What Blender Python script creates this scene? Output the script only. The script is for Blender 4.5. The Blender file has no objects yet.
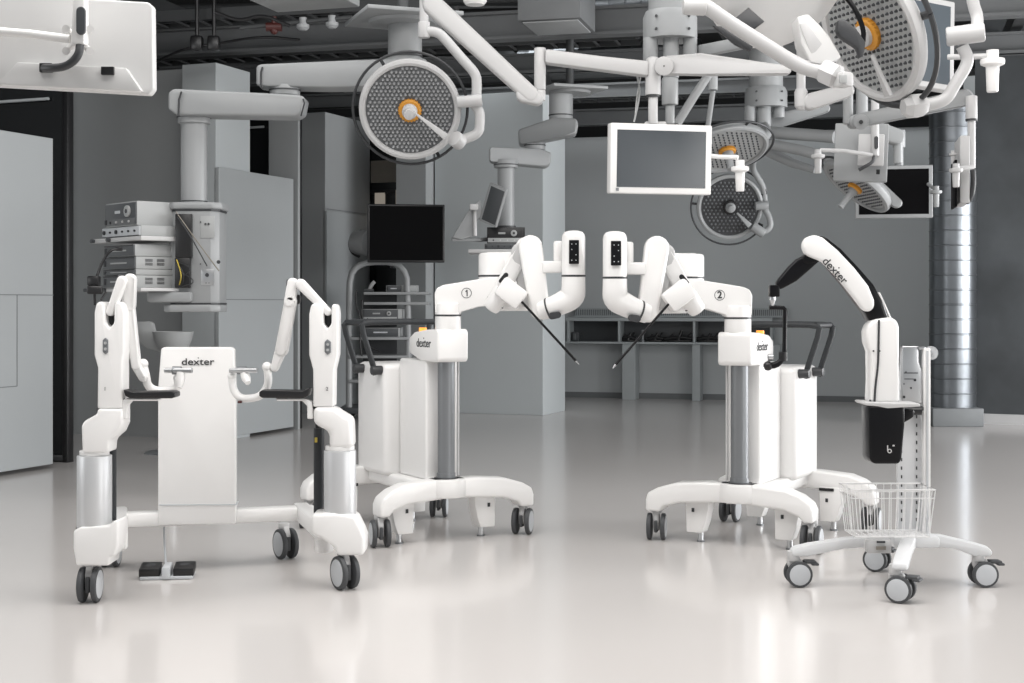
import bpy, bmesh, math, random
from mathutils import Vector, Matrix
random.seed(7)
V = Vector
COL = bpy.context.scene.collection
F = 1400.0; CX = 512.0; HY = 304.0; H = 1.2
PI = math.pi

def W(px, py, Y):
    """point of the place seen at px,py lying Y metres ahead"""
    return V(((px-CX)/F*Y, Y, H-(py-HY)/F*Y))
def S(n, Y): return n*Y/F

# ------------------------------------------------------------------ materials
MATS = {}
def mat(name, col, rough=0.5, metal=0.0, noise=0.03, scale=6.0, bump=0.0, coat=0.0, emit=None, spec=0.5, alpha=1.0, trans=0.0, stretch=None, rvar=0.0):
    m = bpy.data.materials.new(name); m.use_nodes = True
    nt = m.node_tree; b = nt.nodes['Principled BSDF']
    b.inputs['Roughness'].default_value = rough
    b.inputs['Metallic'].default_value = metal
    b.inputs['Specular IOR Level'].default_value = spec
    if coat: b.inputs['Coat Weight'].default_value = coat; b.inputs['Coat Roughness'].default_value = 0.08
    if trans: b.inputs['Transmission Weight'].default_value = trans
    if alpha < 1: b.inputs['Alpha'].default_value = alpha
    if emit: b.inputs['Emission Color'].default_value = (*emit[0], 1); b.inputs['Emission Strength'].default_value = emit[1]
    tc = nt.nodes.new('ShaderNodeTexCoord'); mp = nt.nodes.new('ShaderNodeMapping')
    if stretch: mp.inputs['Scale'].default_value = stretch
    nt.links.new(tc.outputs['Object'], mp.inputs['Vector'])
    nz = nt.nodes.new('ShaderNodeTexNoise'); nz.inputs['Scale'].default_value = scale; nz.inputs['Detail'].default_value = 4
    nt.links.new(mp.outputs['Vector'], nz.inputs['Vector'])
    cr = nt.nodes.new('ShaderNodeValToRGB')
    cr.color_ramp.elements[0].position = 0.3; cr.color_ramp.elements[1].position = 0.7
    cr.color_ramp.elements[0].color = (*[max(0, c*(1-noise)) for c in col], 1)
    cr.color_ramp.elements[1].color = (*[min(1, c*(1+noise)) for c in col], 1)
    nt.links.new(nz.outputs['Fac'], cr.inputs['Fac']); nt.links.new(cr.outputs['Color'], b.inputs['Base Color'])
    if bump:
        bp = nt.nodes.new('ShaderNodeBump'); bp.inputs['Strength'].default_value = bump; bp.inputs['Distance'].default_value = 0.01
        nt.links.new(nz.outputs['Fac'], bp.inputs['Height']); nt.links.new(bp.outputs['Normal'], b.inputs['Normal'])
    if rvar:
        mr = nt.nodes.new('ShaderNodeMapRange'); mr.inputs['To Min'].default_value = rough-rvar; mr.inputs['To Max'].default_value = rough+rvar
        nt.links.new(nz.outputs['Fac'], mr.inputs['Value']); nt.links.new(mr.outputs['Result'], b.inputs['Roughness'])
    MATS[name] = m
    return m
mat('white', (0.80, 0.795, 0.785), 0.32, noise=0.01, coat=0.15)
mat('shell_white', (0.66, 0.66, 0.655), 0.35, noise=0.01)
mat('trolley_paint', (0.66, 0.67, 0.68), 0.4, noise=0.01)
mat('white2', (0.50, 0.50, 0.50), 0.4, noise=0.02)
mat('grey_white', (0.50, 0.51, 0.515), 0.42, noise=0.02)
mat('pendant', (0.295, 0.305, 0.31), 0.42, noise=0.02)
mat('alu', (0.60, 0.61, 0.62), 0.45, 0.55, noise=0.02, stretch=(1, 1, 0.05), scale=20)
mat('steel', (0.22, 0.23, 0.24), 0.42, 0.6, noise=0.02, stretch=(1, 1, 0.05), scale=20)
mat('silver', (0.55, 0.56, 0.57), 0.28, 0.9)
mat('galv', (0.20, 0.215, 0.23), 0.32, 0.85, noise=0.12, scale=4)
mat('dark', (0.035, 0.037, 0.04), 0.45)
mat('black', (0.010, 0.010, 0.011), 0.35)
mat('gloss_black', (0.005, 0.005, 0.006), 0.3, spec=0.2)
mat('front_grey', (0.075, 0.08, 0.085), 0.45)
mat('tyre', (0.055, 0.058, 0.062), 0.6)
mat('hub', (0.50, 0.52, 0.54), 0.45)
mat('ink', (0.03, 0.032, 0.035), 0.6)
mat('tube_dark', (0.032, 0.035, 0.038), 0.5, spec=0.3)
mat('orange', (0.60, 0.27, 0.03), 0.45)
mat('yellow', (0.55, 0.42, 0.06), 0.5)
mat('red', (0.06, 0.012, 0.01), 0.5)
mat('screen', (0.03, 0.038, 0.046), 0.26, spec=1.0)
mat('screen_black', (0.002, 0.002, 0.0025), 0.5, spec=0.06)
mat('screen_grey', (0.075, 0.092, 0.108), 0.4)
mat('lens_bed', (0.10, 0.105, 0.11), 0.35, 0.3)
mat('lens', (0.42, 0.43, 0.44), 0.12, 0.5, coat=0.4)
mat('lens_dim', (0.13, 0.135, 0.14), 0.2, 0.4, coat=0.3)
mat('device', (0.36, 0.37, 0.37), 0.45)
mat('device_dark', (0.06, 0.065, 0.07), 0.4)
mat('wire_white', (0.75, 0.75, 0.75), 0.35)
mat('clear', (0.8, 0.82, 0.84), 0.1, alpha=0.35)
mat('frost', (0.36, 0.38, 0.39), 0.55)
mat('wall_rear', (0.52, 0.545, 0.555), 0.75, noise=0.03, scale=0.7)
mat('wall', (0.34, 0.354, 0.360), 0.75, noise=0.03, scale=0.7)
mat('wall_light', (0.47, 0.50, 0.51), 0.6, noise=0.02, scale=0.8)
mat('panel', (0.37, 0.39, 0.398), 0.42, noise=0.02, scale=0.9)
mat('concrete', (0.065, 0.071, 0.076), 0.8, noise=0.30, scale=1.6, bump=0.2)
mat('ceil', (0.020, 0.021, 0.022), 0.9, noise=0.3, scale=1.0)
mat('beam', (0.13, 0.136, 0.14), 0.6, noise=0.04)
mat('tray', (0.06, 0.063, 0.065), 0.55, 0.3)
mat('skirt', (0.17, 0.18, 0.185), 0.6)
mat('dark_glass', (0.01, 0.011, 0.012), 0.12)
mat('tan', (0.22, 0.20, 0.17), 0.7)
mat('lit_window', (0.30, 0.26, 0.22), 0.5, emit=((0.9, 0.8, 0.68), 0.18))
mat('desk', (0.42, 0.45, 0.46), 0.5)
mat('led', (0.5, 0.2, 0.03), 0.4, emit=((1.0, 0.35, 0.05), 1.2))
mat('floor', (0.60, 0.575, 0.558), 0.21, noise=0.015, scale=0.4, coat=0.25)

# ------------------------------------------------------------------ mesh builder
XF = None                                      # optional (function, mirrored) applied to every built vertex
def frame(n, up=V((0, 0, 1))):
    n = V(n).normalized(); up = V(up)
    x = up.cross(n)
    if x.length < 1e-5: x = V((1, 0, 0)).cross(n)
    x.normalize(); y = n.cross(x)
    return x, y, n
class MB:
    def __init__(self): self.b = bmesh.new(); self.mats = []
    def mi(self, m):
        if m not in self.mats: self.mats.append(m)
        return self.mats.index(m)
    def add(self, t, m, bevel=0, seg=2, smooth=True):
        """append temp bmesh t"""
        bmesh.ops.remove_doubles(t, verts=t.verts, dist=1e-6)
        bmesh.ops.recalc_face_normals(t, faces=t.faces)
        if bevel:
            es = [e for e in t.edges if len(e.link_faces) == 2 and e.calc_face_angle(0) > 0.45]
            if es:
                try: bmesh.ops.bevel(t, geom=es, offset=bevel, segments=seg, profile=0.5, clamp_overlap=True, affect='EDGES')
                except Exception: pass
        i = self.mi(m)
        mp = {}
        for v in t.verts: mp[v] = self.b.verts.new(v.co)
        for f in t.faces:
            try: g = self.b.faces.new([mp[v] for v in f.verts])
            except ValueError: continue
            g.material_index = i; g.smooth = smooth
        t.free(); return self
    def box(self, c, s, yaw=0, m='white', bevel=0.0, R=None, seg=2):
        t = bmesh.new()
        M = Matrix.Translation(V(c)) @ (R.to_4x4() if R is not None else Matrix.Rotation(yaw, 4, 'Z')) @ Matrix.Diagonal((*s, 1))
        bmesh.ops.create_cube(t, size=1, matrix=M)
        return self.add(t, m, bevel, seg)
    def cyl(self, p0, p1, r0, r1=None, m='white', n=28, bevel=0.0, caps=True):
        p0, p1 = V(p0), V(p1); r1 = r0 if r1 is None else r1
        x, y, z = frame(p1-p0); t = bmesh.new()
        A = [t.verts.new(p0+x*math.cos(2*PI*i/n)*r0+y*math.sin(2*PI*i/n)*r0) for i in range(n)]
        B = [t.verts.new(p1+x*math.cos(2*PI*i/n)*r1+y*math.sin(2*PI*i/n)*r1) for i in range(n)]
        for i in range(n): t.faces.new((A[i], A[(i+1) % n], B[(i+1) % n], B[i]))
        if caps: t.faces.new(A[::-1]); t.faces.new(B)
        return self.add(t, m, bevel)
    def lathe(self, o, ax, prof, m='white', n=40, up=V((0, 0, 1))):
        """prof = [(radius, height along axis)...]"""
        o = V(o); x, y, z = frame(ax, up); t = bmesh.new(); rings = []
        for r, h in prof:
            if r < 1e-6: rings.append([t.verts.new(o+z*h)])
            else: rings.append([t.verts.new(o+z*h+(x*math.cos(2*PI*i/n)+y*math.sin(2*PI*i/n))*r) for i in range(n)])
        for A, B in zip(rings, rings[1:]):
            for i in range(n):
                j = (i+1) % n
                if len(A) == 1 and len(B) == 1: break
                if len(A) == 1: t.faces.new((A[0], B[j], B[i]))
                elif len(B) == 1: t.faces.new((A[i], A[j], B[0]))
                else: t.faces.new((A[i], A[j], B[j], B[i]))
        return self.add(t, m)
    def tube(self, pts, r, m='white', n=12, smooth_path=0, closed=False):
        """r a number or a list"""
        P = [V(p) for p in pts]
        R = list(r) if isinstance(r, (list, tuple)) else [r]*len(P)
        for _ in range(smooth_path):
            Q, T = [], []
            L = len(P)
            if not closed: Q.append(P[0]); T.append(R[0])
            for i in range(L if closed else L-1):
                a, b = P[i], P[(i+1) % L]; ra, rb = R[i], R[(i+1) % L]
                Q += [a*.75+b*.25, a*.25+b*.75]; T += [ra*.75+rb*.25, ra*.25+rb*.75]
            if not closed: Q.append(P[-1]); T.append(R[-1])
            P, R = Q, T
        t = bmesh.new(); L = len(P); rings = []
        tang = []
        for i in range(L):
            if closed: d = P[(i+1) % L]-P[i-1]
            else: d = P[min(i+1, L-1)]-P[max(i-1, 0)]
            tang.append(d.normalized())
        x, y, z = frame(tang[0])
        for i in range(L):
            x = x-tang[i]*x.dot(tang[i])
            if x.length < 1e-6: x = frame(tang[i])[0]
            x.normalize(); y = tang[i].cross(x)
            rings.append([t.verts.new(P[i]+(x*math.cos(2*PI*k/n)+y*math.sin(2*PI*k/n))*R[i]) for k in range(n)])
        for i in range(L if closed else L-1):
            A, B = rings[i], rings[(i+1) % L]
            for k in range(n): t.faces.new((A[k], A[(k+1) % n], B[(k+1) % n], B[k]))
        if not closed: t.faces.new(rings[0][::-1]); t.faces.new(rings[-1])
        return self.add(t, m)
    def prism(self, pts3, depth, m='white', bevel=0.0, seg=2):
        """3d planar outline extruded by vector depth, centred"""
        d = V(depth)*0.5; t = bmesh.new()
        A = [t.verts.new(V(p)-d) for p in pts3]; B = [t.verts.new(V(p)+d) for p in pts3]
        n = len(A)
        for i in range(n): t.faces.new((A[i], A[(i+1) % n], B[(i+1) % n], B[i]))
        t.faces.new(A[::-1]); t.faces.new(B)
        return self.add(t, m, bevel, seg)
    def pxprism(self, px, Y, depth, m='white', bevel=0.01, seg=3, yaw=0.0):
        """outline as seen, standing in an upright plane at distance Y turned by yaw, with a real thickness"""
        cx = sum(p[0] for p in px)/len(px)
        c = W(cx, HY, Y); n = V((math.sin(yaw), -math.cos(yaw), 0)); P = []
        for a, b in px:
            d = W(a, b, 1.0)-V((0, 0, H))            # ray
            k = (c+n*depth/2-V((0, 0, H))).dot(n)/d.dot(n)
            P.append(V((0, 0, H))+d*k-n*depth/2)
        return self.prism(P, n*depth, m, bevel, seg)
    def rbar(self, p0, p1, r0, r1, depth, n=V((0, -1, 0)), m='white', bevel=0.01, seg=3, k=10):
        """link with two round ends, thickness along n"""
        p0, p1 = V(p0), V(p1); n = V(n).normalized()
        if abs(n.y) > .9:
            for p in (p0, p1): k_ = (p.y-depth/2)/p.y; p.x *= k_; p.z = H+(p.z-H)*k_
        d = (p1-p0); d -= n*d.dot(n); d.normalize(); s = n.cross(d); P = []
        for i in range(k+1):
            a = PI/2+PI*i/k; P.append(p0+(d*math.cos(a)+s*math.sin(a))*r0)
        for i in range(k+1):
            a = -PI/2+PI*i/k; P.append(p1+(d*math.cos(a)+s*math.sin(a))*r1)
        return self.prism(P, n*depth, m, bevel, seg)
    def sphere(self, c, r, m='white', sc=(1, 1, 1), n=16):
        t = bmesh.new(); bmesh.ops.create_uvsphere(t, u_segments=n, v_segments=n//2, radius=1, matrix=Matrix.Translation(V(c)) @ Matrix.Diagonal((r*sc[0], r*sc[1], r*sc[2], 1)))
        return self.add(t, m)
    def build(self, name, parent=None, label=None, sharp=32):
        me = bpy.data.meshes.new(name)
        mir = False
        if XF:
            for v in self.b.verts: v.co = XF[0](v.co)
            mir = XF[1]
        base = V((0, 0, 0)); p = parent
        while p is not None: base = base+p.location; p = p.parent
        for v in self.b.verts: v.co -= base
        if mir: bmesh.ops.reverse_faces(self.b, faces=self.b.faces)
        self.b.to_mesh(me); self.b.free()
        for m in self.mats: me.materials.append(MATS[m])
        me.set_sharp_from_angle(angle=math.radians(sharp))
        o = bpy.data.objects.new(name, me); COL.objects.link(o)
        if parent is not None: o.parent = parent
        if label: o['label'] = label
        return o

def tag(o, label, cat, group=None, kind=None):
    if label: o['label'] = label
    if cat: o['category'] = cat
    if group: o['group'] = group
    if kind: o['kind'] = kind
    return o
def thing(name, label, cat, loc, group=None):
    o = bpy.data.objects.new(name, None); COL.objects.link(o); o.location = loc; o.empty_display_size = 0.1
    if XF: o.location = XF[0](V(loc))
    return tag(o, label, cat, group)
def solo(mb, name, label, cat, group=None, loc=None, kind=None):
    """a thing that is a single mesh, its origin moved to its own base"""
    o = mb.build(name)
    me = o.data
    if loc is None:
        xs = [v.co for v in me.vertices]
        loc = V(((min(c.x for c in xs)+max(c.x for c in xs))/2, (min(c.y for c in xs)+max(c.y for c in xs))/2, min(c.z for c in xs)))
    me.transform(Matrix.Translation(-V(loc))); o.location = loc
    return tag(o, label, cat, group, kind)
def struct(mb, name): return tag(mb.build(name), None, None, None, 'structure')

def text(body, size, pos, right, up, name, parent, m='ink', align='CENTER', bold=0.0, sx=1.0):
    cu = bpy.data.curves.new(name, 'FONT'); cu.body = body; cu.size = size; cu.align_x = align; cu.align_y = 'CENTER'
    cu.extrude = 0.0008; cu.offset = bold
    o = bpy.data.objects.new('tmp', cu); COL.objects.link(o)
    bpy.context.view_layer.update()
    me = bpy.data.meshes.new_from_object(o.evaluated_get(bpy.context.evaluated_depsgraph_get()))
    bpy.data.objects.remove(o)
    right = V(right).normalized(); up = V(up).normalized(); z = right.cross(up)
    M = Matrix.Translation(V(pos)) @ Matrix((right, up, z)).transposed().to_4x4() @ Matrix.Diagonal((sx, 1, 1, 1))
    base = V((0, 0, 0)); p = parent
    while p is not None: base = base+p.location; p = p.parent
    me.transform(Matrix.Translation(-base) @ M)
    me.materials.clear(); me.materials.append(MATS[m])
    t = bpy.data.objects.new(name, me); COL.objects.link(t); t.parent = parent
    return t
def logo(size, pos, right, up, parent, sx=1.0):
    """the maker's word mark with its dot over the x"""
    t = text('dexter', size, pos, right, up, 'logo', parent, bold=size*0.008, sx=sx)
    right = V(right).normalized(); up = V(up).normalized(); n = right.cross(up)
    mb = MB(); c = V(pos)+right*size*0.05+up*size*0.42
    mb.cyl(c-n*0.0006, c+n*0.0008, size*0.06, m='ink', n=10); 
    mb.build('logo_dot', t)

def caster(parent, g, head, dia=0.13, top=0.17, wheelmat='hub', brake=False, twin=0.055):
    """twin-wheel swivel caster on ground point g rolling along direction angle head"""
    g = V(g); r = dia/2; d = V((math.cos(head), math.sin(head), 0)); s = V((-d.y, d.x, 0))
    c = V((g.x, g.y, r)); mb = MB()
    sw = c+d*0.02
    mb.cyl((sw.x, sw.y, dia*0.98), (sw.x, sw.y, top), 0.026, m='white2', bevel=0.003)
    P = [c+d*x+V((0, 0, z)) for x, z in ((-0.028, -0.2*r), (0.022, -0.35*r), (0.045, r*0.7), (0.046, r*1.12), (-0.01, r*1.14), (-0.03, r*0.6))]
    mb.prism(P, s*0.028, 'white2', 0.005)
    mb.box(c+V((0, 0, r*.05)), (dia*.62, .016, r*.9), head, 'tyre', .004)
    if brake:
        mb.box(c-d*(r*0.9)+V((0, 0, r*0.9)), (0.05, 0.05, 0.012), head, 'tyre', 0.004)
        mb.box(c-d*(r*1.25)+V((0, 0, r*0.75)), (0.03, 0.06, 0.01), head, 'tyre', 0.004)
    o = mb.build('caster', parent)
    for q in (-1, 1):
        w = MB(); a = c+s*q*(twin*0.32); b = s*q
        w.lathe(a, b, [(0.0, 0), (r*.9, 0), (r*.985, .003), (r, .008), (r, .016), (r*.97, .021), (r*.80, .023)], 'tyre', 36)
        w.lathe(a, b, [(r*.80, .0232), (r*.74, .0245), (r*.2, .026), (0, .026)], wheelmat, 36)
        w.build('wheel', o)
    return o

# ------------------------------------------------------------------ the room
def ray_hit(px, p, d):
    """where the upright line of sight px crosses the ground line p + t*d"""
    k = (px-CX)/F       # X = k*Y
    t = (k*p[1]-p[0])/(d[0]-k*d[1])
    return V((p[0]+d[0]*t, p[1]+d[1]*t, 0))
PH = math.radians(21.4); U = V((math.sin(PH), math.cos(PH), 0)); VV = V((-math.cos(PH), math.sin(PH), 0))
BH = math.radians(15); BU = V((math.cos(BH), -math.sin(BH), 0)); BN = V((math.sin(BH), math.cos(BH), 0))   # rear wall runs along BU
mb = MB(); t = bmesh.new(); bmesh.ops.create_grid(t, x_segments=1, y_segments=1, size=16, matrix=Matrix.Translation((0, 8, 0))); mb.add(t, 'floor'); struct(mb, 'floor')
def wallbox(name, p, q, th, z0, z1, m, side=1):
    p, q = V(p), V(q); d = (q-p); L = d.length; d.normalize(); n = V((-d.y, d.x, 0))*side
    mb = MB(); c = (p+q)/2+n*th/2; mb.box((c.x, c.y, (z0+z1)/2), (L, th, z1-z0), math.atan2(d.y, d.x), m)
    return struct(mb, name)
ZT = 3.3
bw0 = W(565, 304, 18.06); bw0.z = 0
bwL = bw0-BU*3.2; bwR = bw0+BU*8.5
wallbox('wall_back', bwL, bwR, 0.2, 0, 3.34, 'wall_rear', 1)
wallbox('baseboard_back', bwL-BN*0.02, bwR-BN*0.02, 0.02, 0, 0.07, 'skirt', 1)
# block with the pale side at the middle of the picture
c0 = V((0.334, 15.07, 0)); cL = c0+VV*1.28; cB = c0+U*0.72
def block(name, c, w, t, z1, m):
    q = MB(); P = [c, c+VV*w, c+VV*w+U*t, c+U*t]
    q.prism([V((p.x, p.y, z1/2)) for p in P], (0, 0, z1), m, 0.004, 1); return struct(q, name)
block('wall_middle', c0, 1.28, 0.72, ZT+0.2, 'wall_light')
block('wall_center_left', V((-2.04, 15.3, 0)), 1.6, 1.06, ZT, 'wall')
k0 = V((-2.573, 12.17, 0))
block('wall_pillar', k0, 0.35, 0.55, ZT, 'wall_light')
# white board panel in front of the pillar
def board(name, c, t, z1, seams):
    q = MB(); th = 0.05; P = [c, c-VV*th, c-VV*th+U*t, c+U*t]
    P = [c, c+VV*th*-1+V((0, 0, 0)), c-VV*th+U*t, c+U*t]
    q.prism([V((p.x, p.y, 0.03+(z1-.03)/2)) for p in P], (0, 0, z1-0.03), 'panel', 0.003, 1)
    o = struct(q, name)
    for (a, b, z0, z2) in seams:
        s = MB(); A = c-VV*(th+0.001)+U*a; B = c-VV*(th+0.001)+U*b
        s.box(((A.x+B.x)/2, (A.y+B.y)/2, (z0+z2)/2), (max((B-A).length, 0.006), 0.004, max(z2-z0, 0.006)), math.atan2(U.y, U.x), 'skirt')
        j = s.build('panel_joint', o)
    return o
board('wall_panel_center', k0+VV*0.02, 1.27, 2.39, [(0, 1.27, 1.24, 1.24)])
board('wall_panel_right', V((-2.04, 15.3, 0))+VV*.03, 0.99, 2.22, [(0, 0.99, 2.24, 2.24)])
p1 = V((-3.357, 10.24, 0))
board('wall_panel_left', p1-U*4.5+VV*.05, 4.5, 2.41, [(0, 4.5, 1.265, 1.265), (3.0, 4.12, 0.62, 0.62), (4.12, 4.12, 0.62, 1.265)])
# wall behind the left panel, dark glazed gaps
wl = ray_hit(64, (k0+VV*0.35+U*0.3), VV)
wallbox('wall_left', ray_hit(216, (-2.9, 12.5), VV), ray_hit(66, (-2.9, 12.5), VV), 0.2, 0, 3.3, 'wall', -1)
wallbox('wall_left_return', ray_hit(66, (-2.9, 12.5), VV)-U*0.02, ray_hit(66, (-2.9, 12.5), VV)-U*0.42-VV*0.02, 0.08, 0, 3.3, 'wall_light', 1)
wallbox('wall_left_rear', (-4.6, 13.6, 0), (-9, 9.2, 0), 0.2, 0, 4.4, 'concrete', -1)
wallbox('wall_far_left', (-9, 9.2, 0), (-9, -4, 0), 0.2, 0, 4.4, 'wall', -1)
# glazed door between the left panel and the wall
def glazed(name, a, b, z1, bars, m='dark_glass'):
    a, b = V(a), V(b); d = (b-a).normalized(); yaw = math.atan2(d.y, d.x); L = (b-a).length; n = V((-d.y, d.x, 0))
    q = MB(); c = (a+b)/2; q.box((c.x, c.y, z1/2), (L, 0.03, z1), yaw, m); o = struct(q, name)
    q = MB()
    for s in (0.02, L-0.02): p = a+d*s; q.box((p.x, p.y, z1/2), (0.05, 0.07, z1), yaw, 'black', 0.003)
    for z in bars: q.box((c.x, c.y, z), (L, 0.07, 0.05), yaw, 'black', 0.003)
    q.build('door_frame', o); return o
d1a = p1+U*0.35+VV*0.2
o = glazed('door_1', ray_hit(70, d1a, VV), ray_hit(-60, d1a, VV), 3.3, (0.03, 3.27))
q = MB(); A = ray_hit(52, d1a, VV)-U*0.04; B = ray_hit(-40, d1a, VV)-U*0.04
q.tube([V((A.x, A.y, 2.76)), V((B.x, B.y, 2.76))], 0.012, 'wall_light'); q.build('door_rail', o)
d2 = k0+U*1.42+VV*0.5
o = glazed('door_2', ray_hit(300, d2, VV), ray_hit(240, d2, VV), 3.2, (0.03, 3.17))
q = MB(); A = ray_hit(266, d2, VV)-U*0.04; B = ray_hit(246, d2, VV)-U*0.04
q.tube([V((A.x, A.y, 2.92)), V((B.x, B.y, 2.92))], 0.012, 'wall_light'); q.build('door_rail', o)
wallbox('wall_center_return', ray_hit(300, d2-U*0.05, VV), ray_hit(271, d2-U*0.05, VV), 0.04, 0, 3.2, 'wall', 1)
d3 = V((-2.04, 15.3, 0))+U*1.1
o = glazed('door_3', ray_hit(412, d3, -VV), ray_hit(365, d3, -VV), 3.1, (0.03, 2.5, 3.07))
q = MB()
for a, b, ya, yb, m in ((371, 404, 161, 183, 'tan'), (375, 385, 193, 230, 'lit_window'), (396, 403, 190, 230, 'lit_window')):
    A = ray_hit(a, d3-U*0.03, VV); B = ray_hit(b, d3-U*0.03, VV); z1 = H+(HY-ya)/F*A.y; z0 = H+(HY-yb)/F*A.y; c = (A+B)/2
    q.box((c.x, c.y, (z0+z1)/2), ((B-A).length, 0.012, z1-z0), math.atan2(VV.y, VV.x), m)
q.build('window_pane', o)
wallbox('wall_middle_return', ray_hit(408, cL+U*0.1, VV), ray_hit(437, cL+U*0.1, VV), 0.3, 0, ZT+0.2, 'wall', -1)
wallbox('dark_backing_rear', (-9, 20.5, 0), (11, 18.5, 0), 0.2, 0, 4.4, 'ceil', 1)  # added dark backing that hides the bright world above the rear wall
# right hand dark concrete wall, its plinth and the white baseboard
wallbox('wall_right', W(975, 304, 14.1)*V((1, 1, 0)), W(975, 304, 14.1)*V((1, 1, 0))+V((5.5, -2.6, 0)), 0.5, 0, 4.4, 'concrete', 1)
a = W(975, 304, 14.1)*V((1, 1, 0))
wallbox('baseboard_right', a, a+V((5.5, -2.6, 0)), 0.03, 0, 0.10, 'white2', -1)
wallbox('trim_1', a-V((0.10, -0.05, 0)), a-V((0.0, 0.0, 0)), 0.5, 0.2, 3.5, 'wall_light', 1)
wallbox('wall_far_right', (10.1, 11.5, 0), (10.1, 6.5, 0), 0.2, 0, 4.4, 'wall', 1)
mb = MB(); mb.box((0, 8, 4.5), (22, 26, 0.2), 0, 'ceil'); struct(mb, 'ceiling')
mb = MB(); mb.box((4.36, 13.95, 0.09), (0.50, 0.56, 0.18), 0, 'skirt', 0.01); struct(mb, 'trim_2')

# ------------------------------------------------------------------ ceiling steel, trays and ducts
def beam(name, Y, z0, h, m, x0=-8, x1=9, w=0.16, label=None):
    a = math.radians(14); d = V((math.cos(a), -math.sin(a), 0)); c = V((0, Y, 0))
    mb = MB(); p = c+d*x0; q = c+d*x1; mid = (p+q)/2
    mb.box((mid.x, mid.y, z0+h/2), ((q-p).length, w*0.4, h), -a, m)
    mb.box((mid.x, mid.y, z0+0.012), ((q-p).length, w, 0.024), -a, m); mb.box((mid.x, mid.y, z0+h-0.012), ((q-p).length, w, 0.024), -a, m)
    return struct(mb, name)
for i, (Y, z0, h) in enumerate(((12.0, 3.46, 0.24), (13.9, 3.48, 0.19), (15.9, 3.5, 0.16), (17.9, 3.45, 0.2))):
    beam('ceiling_beam', Y, z0, h, 'beam', x1=8.6 if i > 1 else 7.0, x0=-8 if Y < 15 else -6)
# cross steel running away from the viewer
for x in (-3.4, -1.0, 1.5, 4.2):
    mb = MB(); mb.box((x+0.6, 13.5, 3.8), (0.1, 7.5, 0.16), -math.radians(15), 'tray'); struct(mb, 'ceiling_crossbeam')
def cabletray(Y, z, x0, x1, w=0.3):
    a = math.radians(14); d = V((math.cos(a), -math.sin(a), 0)); n = V((d.y, -d.x, 0)); c = V((0, Y, z)); mb = MB()
    L = x1-x0
    for s in (-1, 1):
        p = c+d*(x0+x1)/2+n*s*w/2; mb.box(p, (L, 0.012, 0.09), -a, 'tray')
    k = x0
    while k < x1:
        mb.box(c+d*k-V((0, 0, .035)), (0.025, w, 0.012), -a, 'tray'); k += 0.2
        mb.box(c+d*k+n*-w/2, (0.03, 0.02, 0.03), -a, 'black')
    r = random.Random(int(Y*10))
    for j in range(5):
        off = -w*.35+w*.17*j
        pts = [c+d*(x0+L*i/8)+n*(off+r.uniform(-.03, .03))+V((0, 0, -0.005+r.uniform(0, .02))) for i in range(9)]
        mb.tube(pts, 0.012, 'black' if j % 2 else 'device_dark', 6, 1)
    return mb
solo(cabletray(11.2, 3.62, -5.5, -0.6), 'cable_tray', 'slotted steel cable tray above the nearest grey beam, left of the round ceiling plate', 'cable tray', 'cable trays under the ceiling')
solo(cabletray(13.2, 3.66, -5, 1.2), 'cable_tray', 'dark cable tray just beyond the nearest grey beam', 'cable tray', 'cable trays under the ceiling')
solo(cabletray(16.6, 3.62, -1, 5.5), 'cable_tray', 'dark cable tray farthest back near the rear wall', 'cable tray', 'cable trays under the ceiling')
def duct(p0, p1, r, name, label, group=None, step=0.14, m='galv'):
    p0, p1 = V(p0), V(p1); L = (p1-p0).length; n = int(L/step); prof = []
    for i in range(n):
        h = i*L/n; prof += [(r, h), (r, h+L/n*0.88), (r*1.025, h+L/n*0.92), (r*1.025, h+L/n*0.97)]
    mb = MB(); mb.lathe(p0, p1-p0, [(0, 0)]+prof+[(r, L), (0, L)], m, 40)
    return solo(mb, name, label, 'duct', group)
duct((4.39, 13.95, 0.18), (4.39, 13.95, 3.25), 0.225, 'ventilation_duct', 'galvanised round air duct standing upright beside the dark concrete wall', 'duct')
duct(W(600, 5, 12.9), W(760, -4, 12.4), 0.17, 'ceiling_duct', 'horizontal spiral duct at the top, beside the hanging box duct', 'ceiling spiral ducts')
duct(W(520, 60, 15.0), W(700, 48, 14.2), 0.10, 'ceiling_duct', 'thinner horizontal spiral duct behind the nearest grey beam', 'ceiling spiral ducts')
o = thing('box_duct', 'grey sheet metal box duct hanging down at the top centre', 'duct', (0.36, 11.15, 3.41))
mb = MB(); mb.box((0.36, 11.15, 3.66), (.50, .60, .5), -.25, 'beam', .006); mb.build('duct_body', o)
mb = MB(); mb.box((0.36, 11.15, 3.402), (.44, .52, .012), -.25, 'pendant', .002); mb.build('duct_grille', o)
mb = MB(); mb.box(W(300, -8, 9.0), (0.60, 0.55, 0.12), -0.3, 'device', 0.01); solo(mb, 'ceiling_box', 'flat grey ceiling box at the top edge, left of the large round lamp', 'ceiling box')
mb = MB(); mb.lathe(W(475, -6, 9.0), (0, 0, -1), [(0, -.02), (0.075, -.02), (0.075, 0.05), (0.06, .07), (0, .075)], 'white'); solo(mb, 'ceiling_spotlight', 'small white round ceiling lamp at the top edge', 'lamp')
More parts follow.
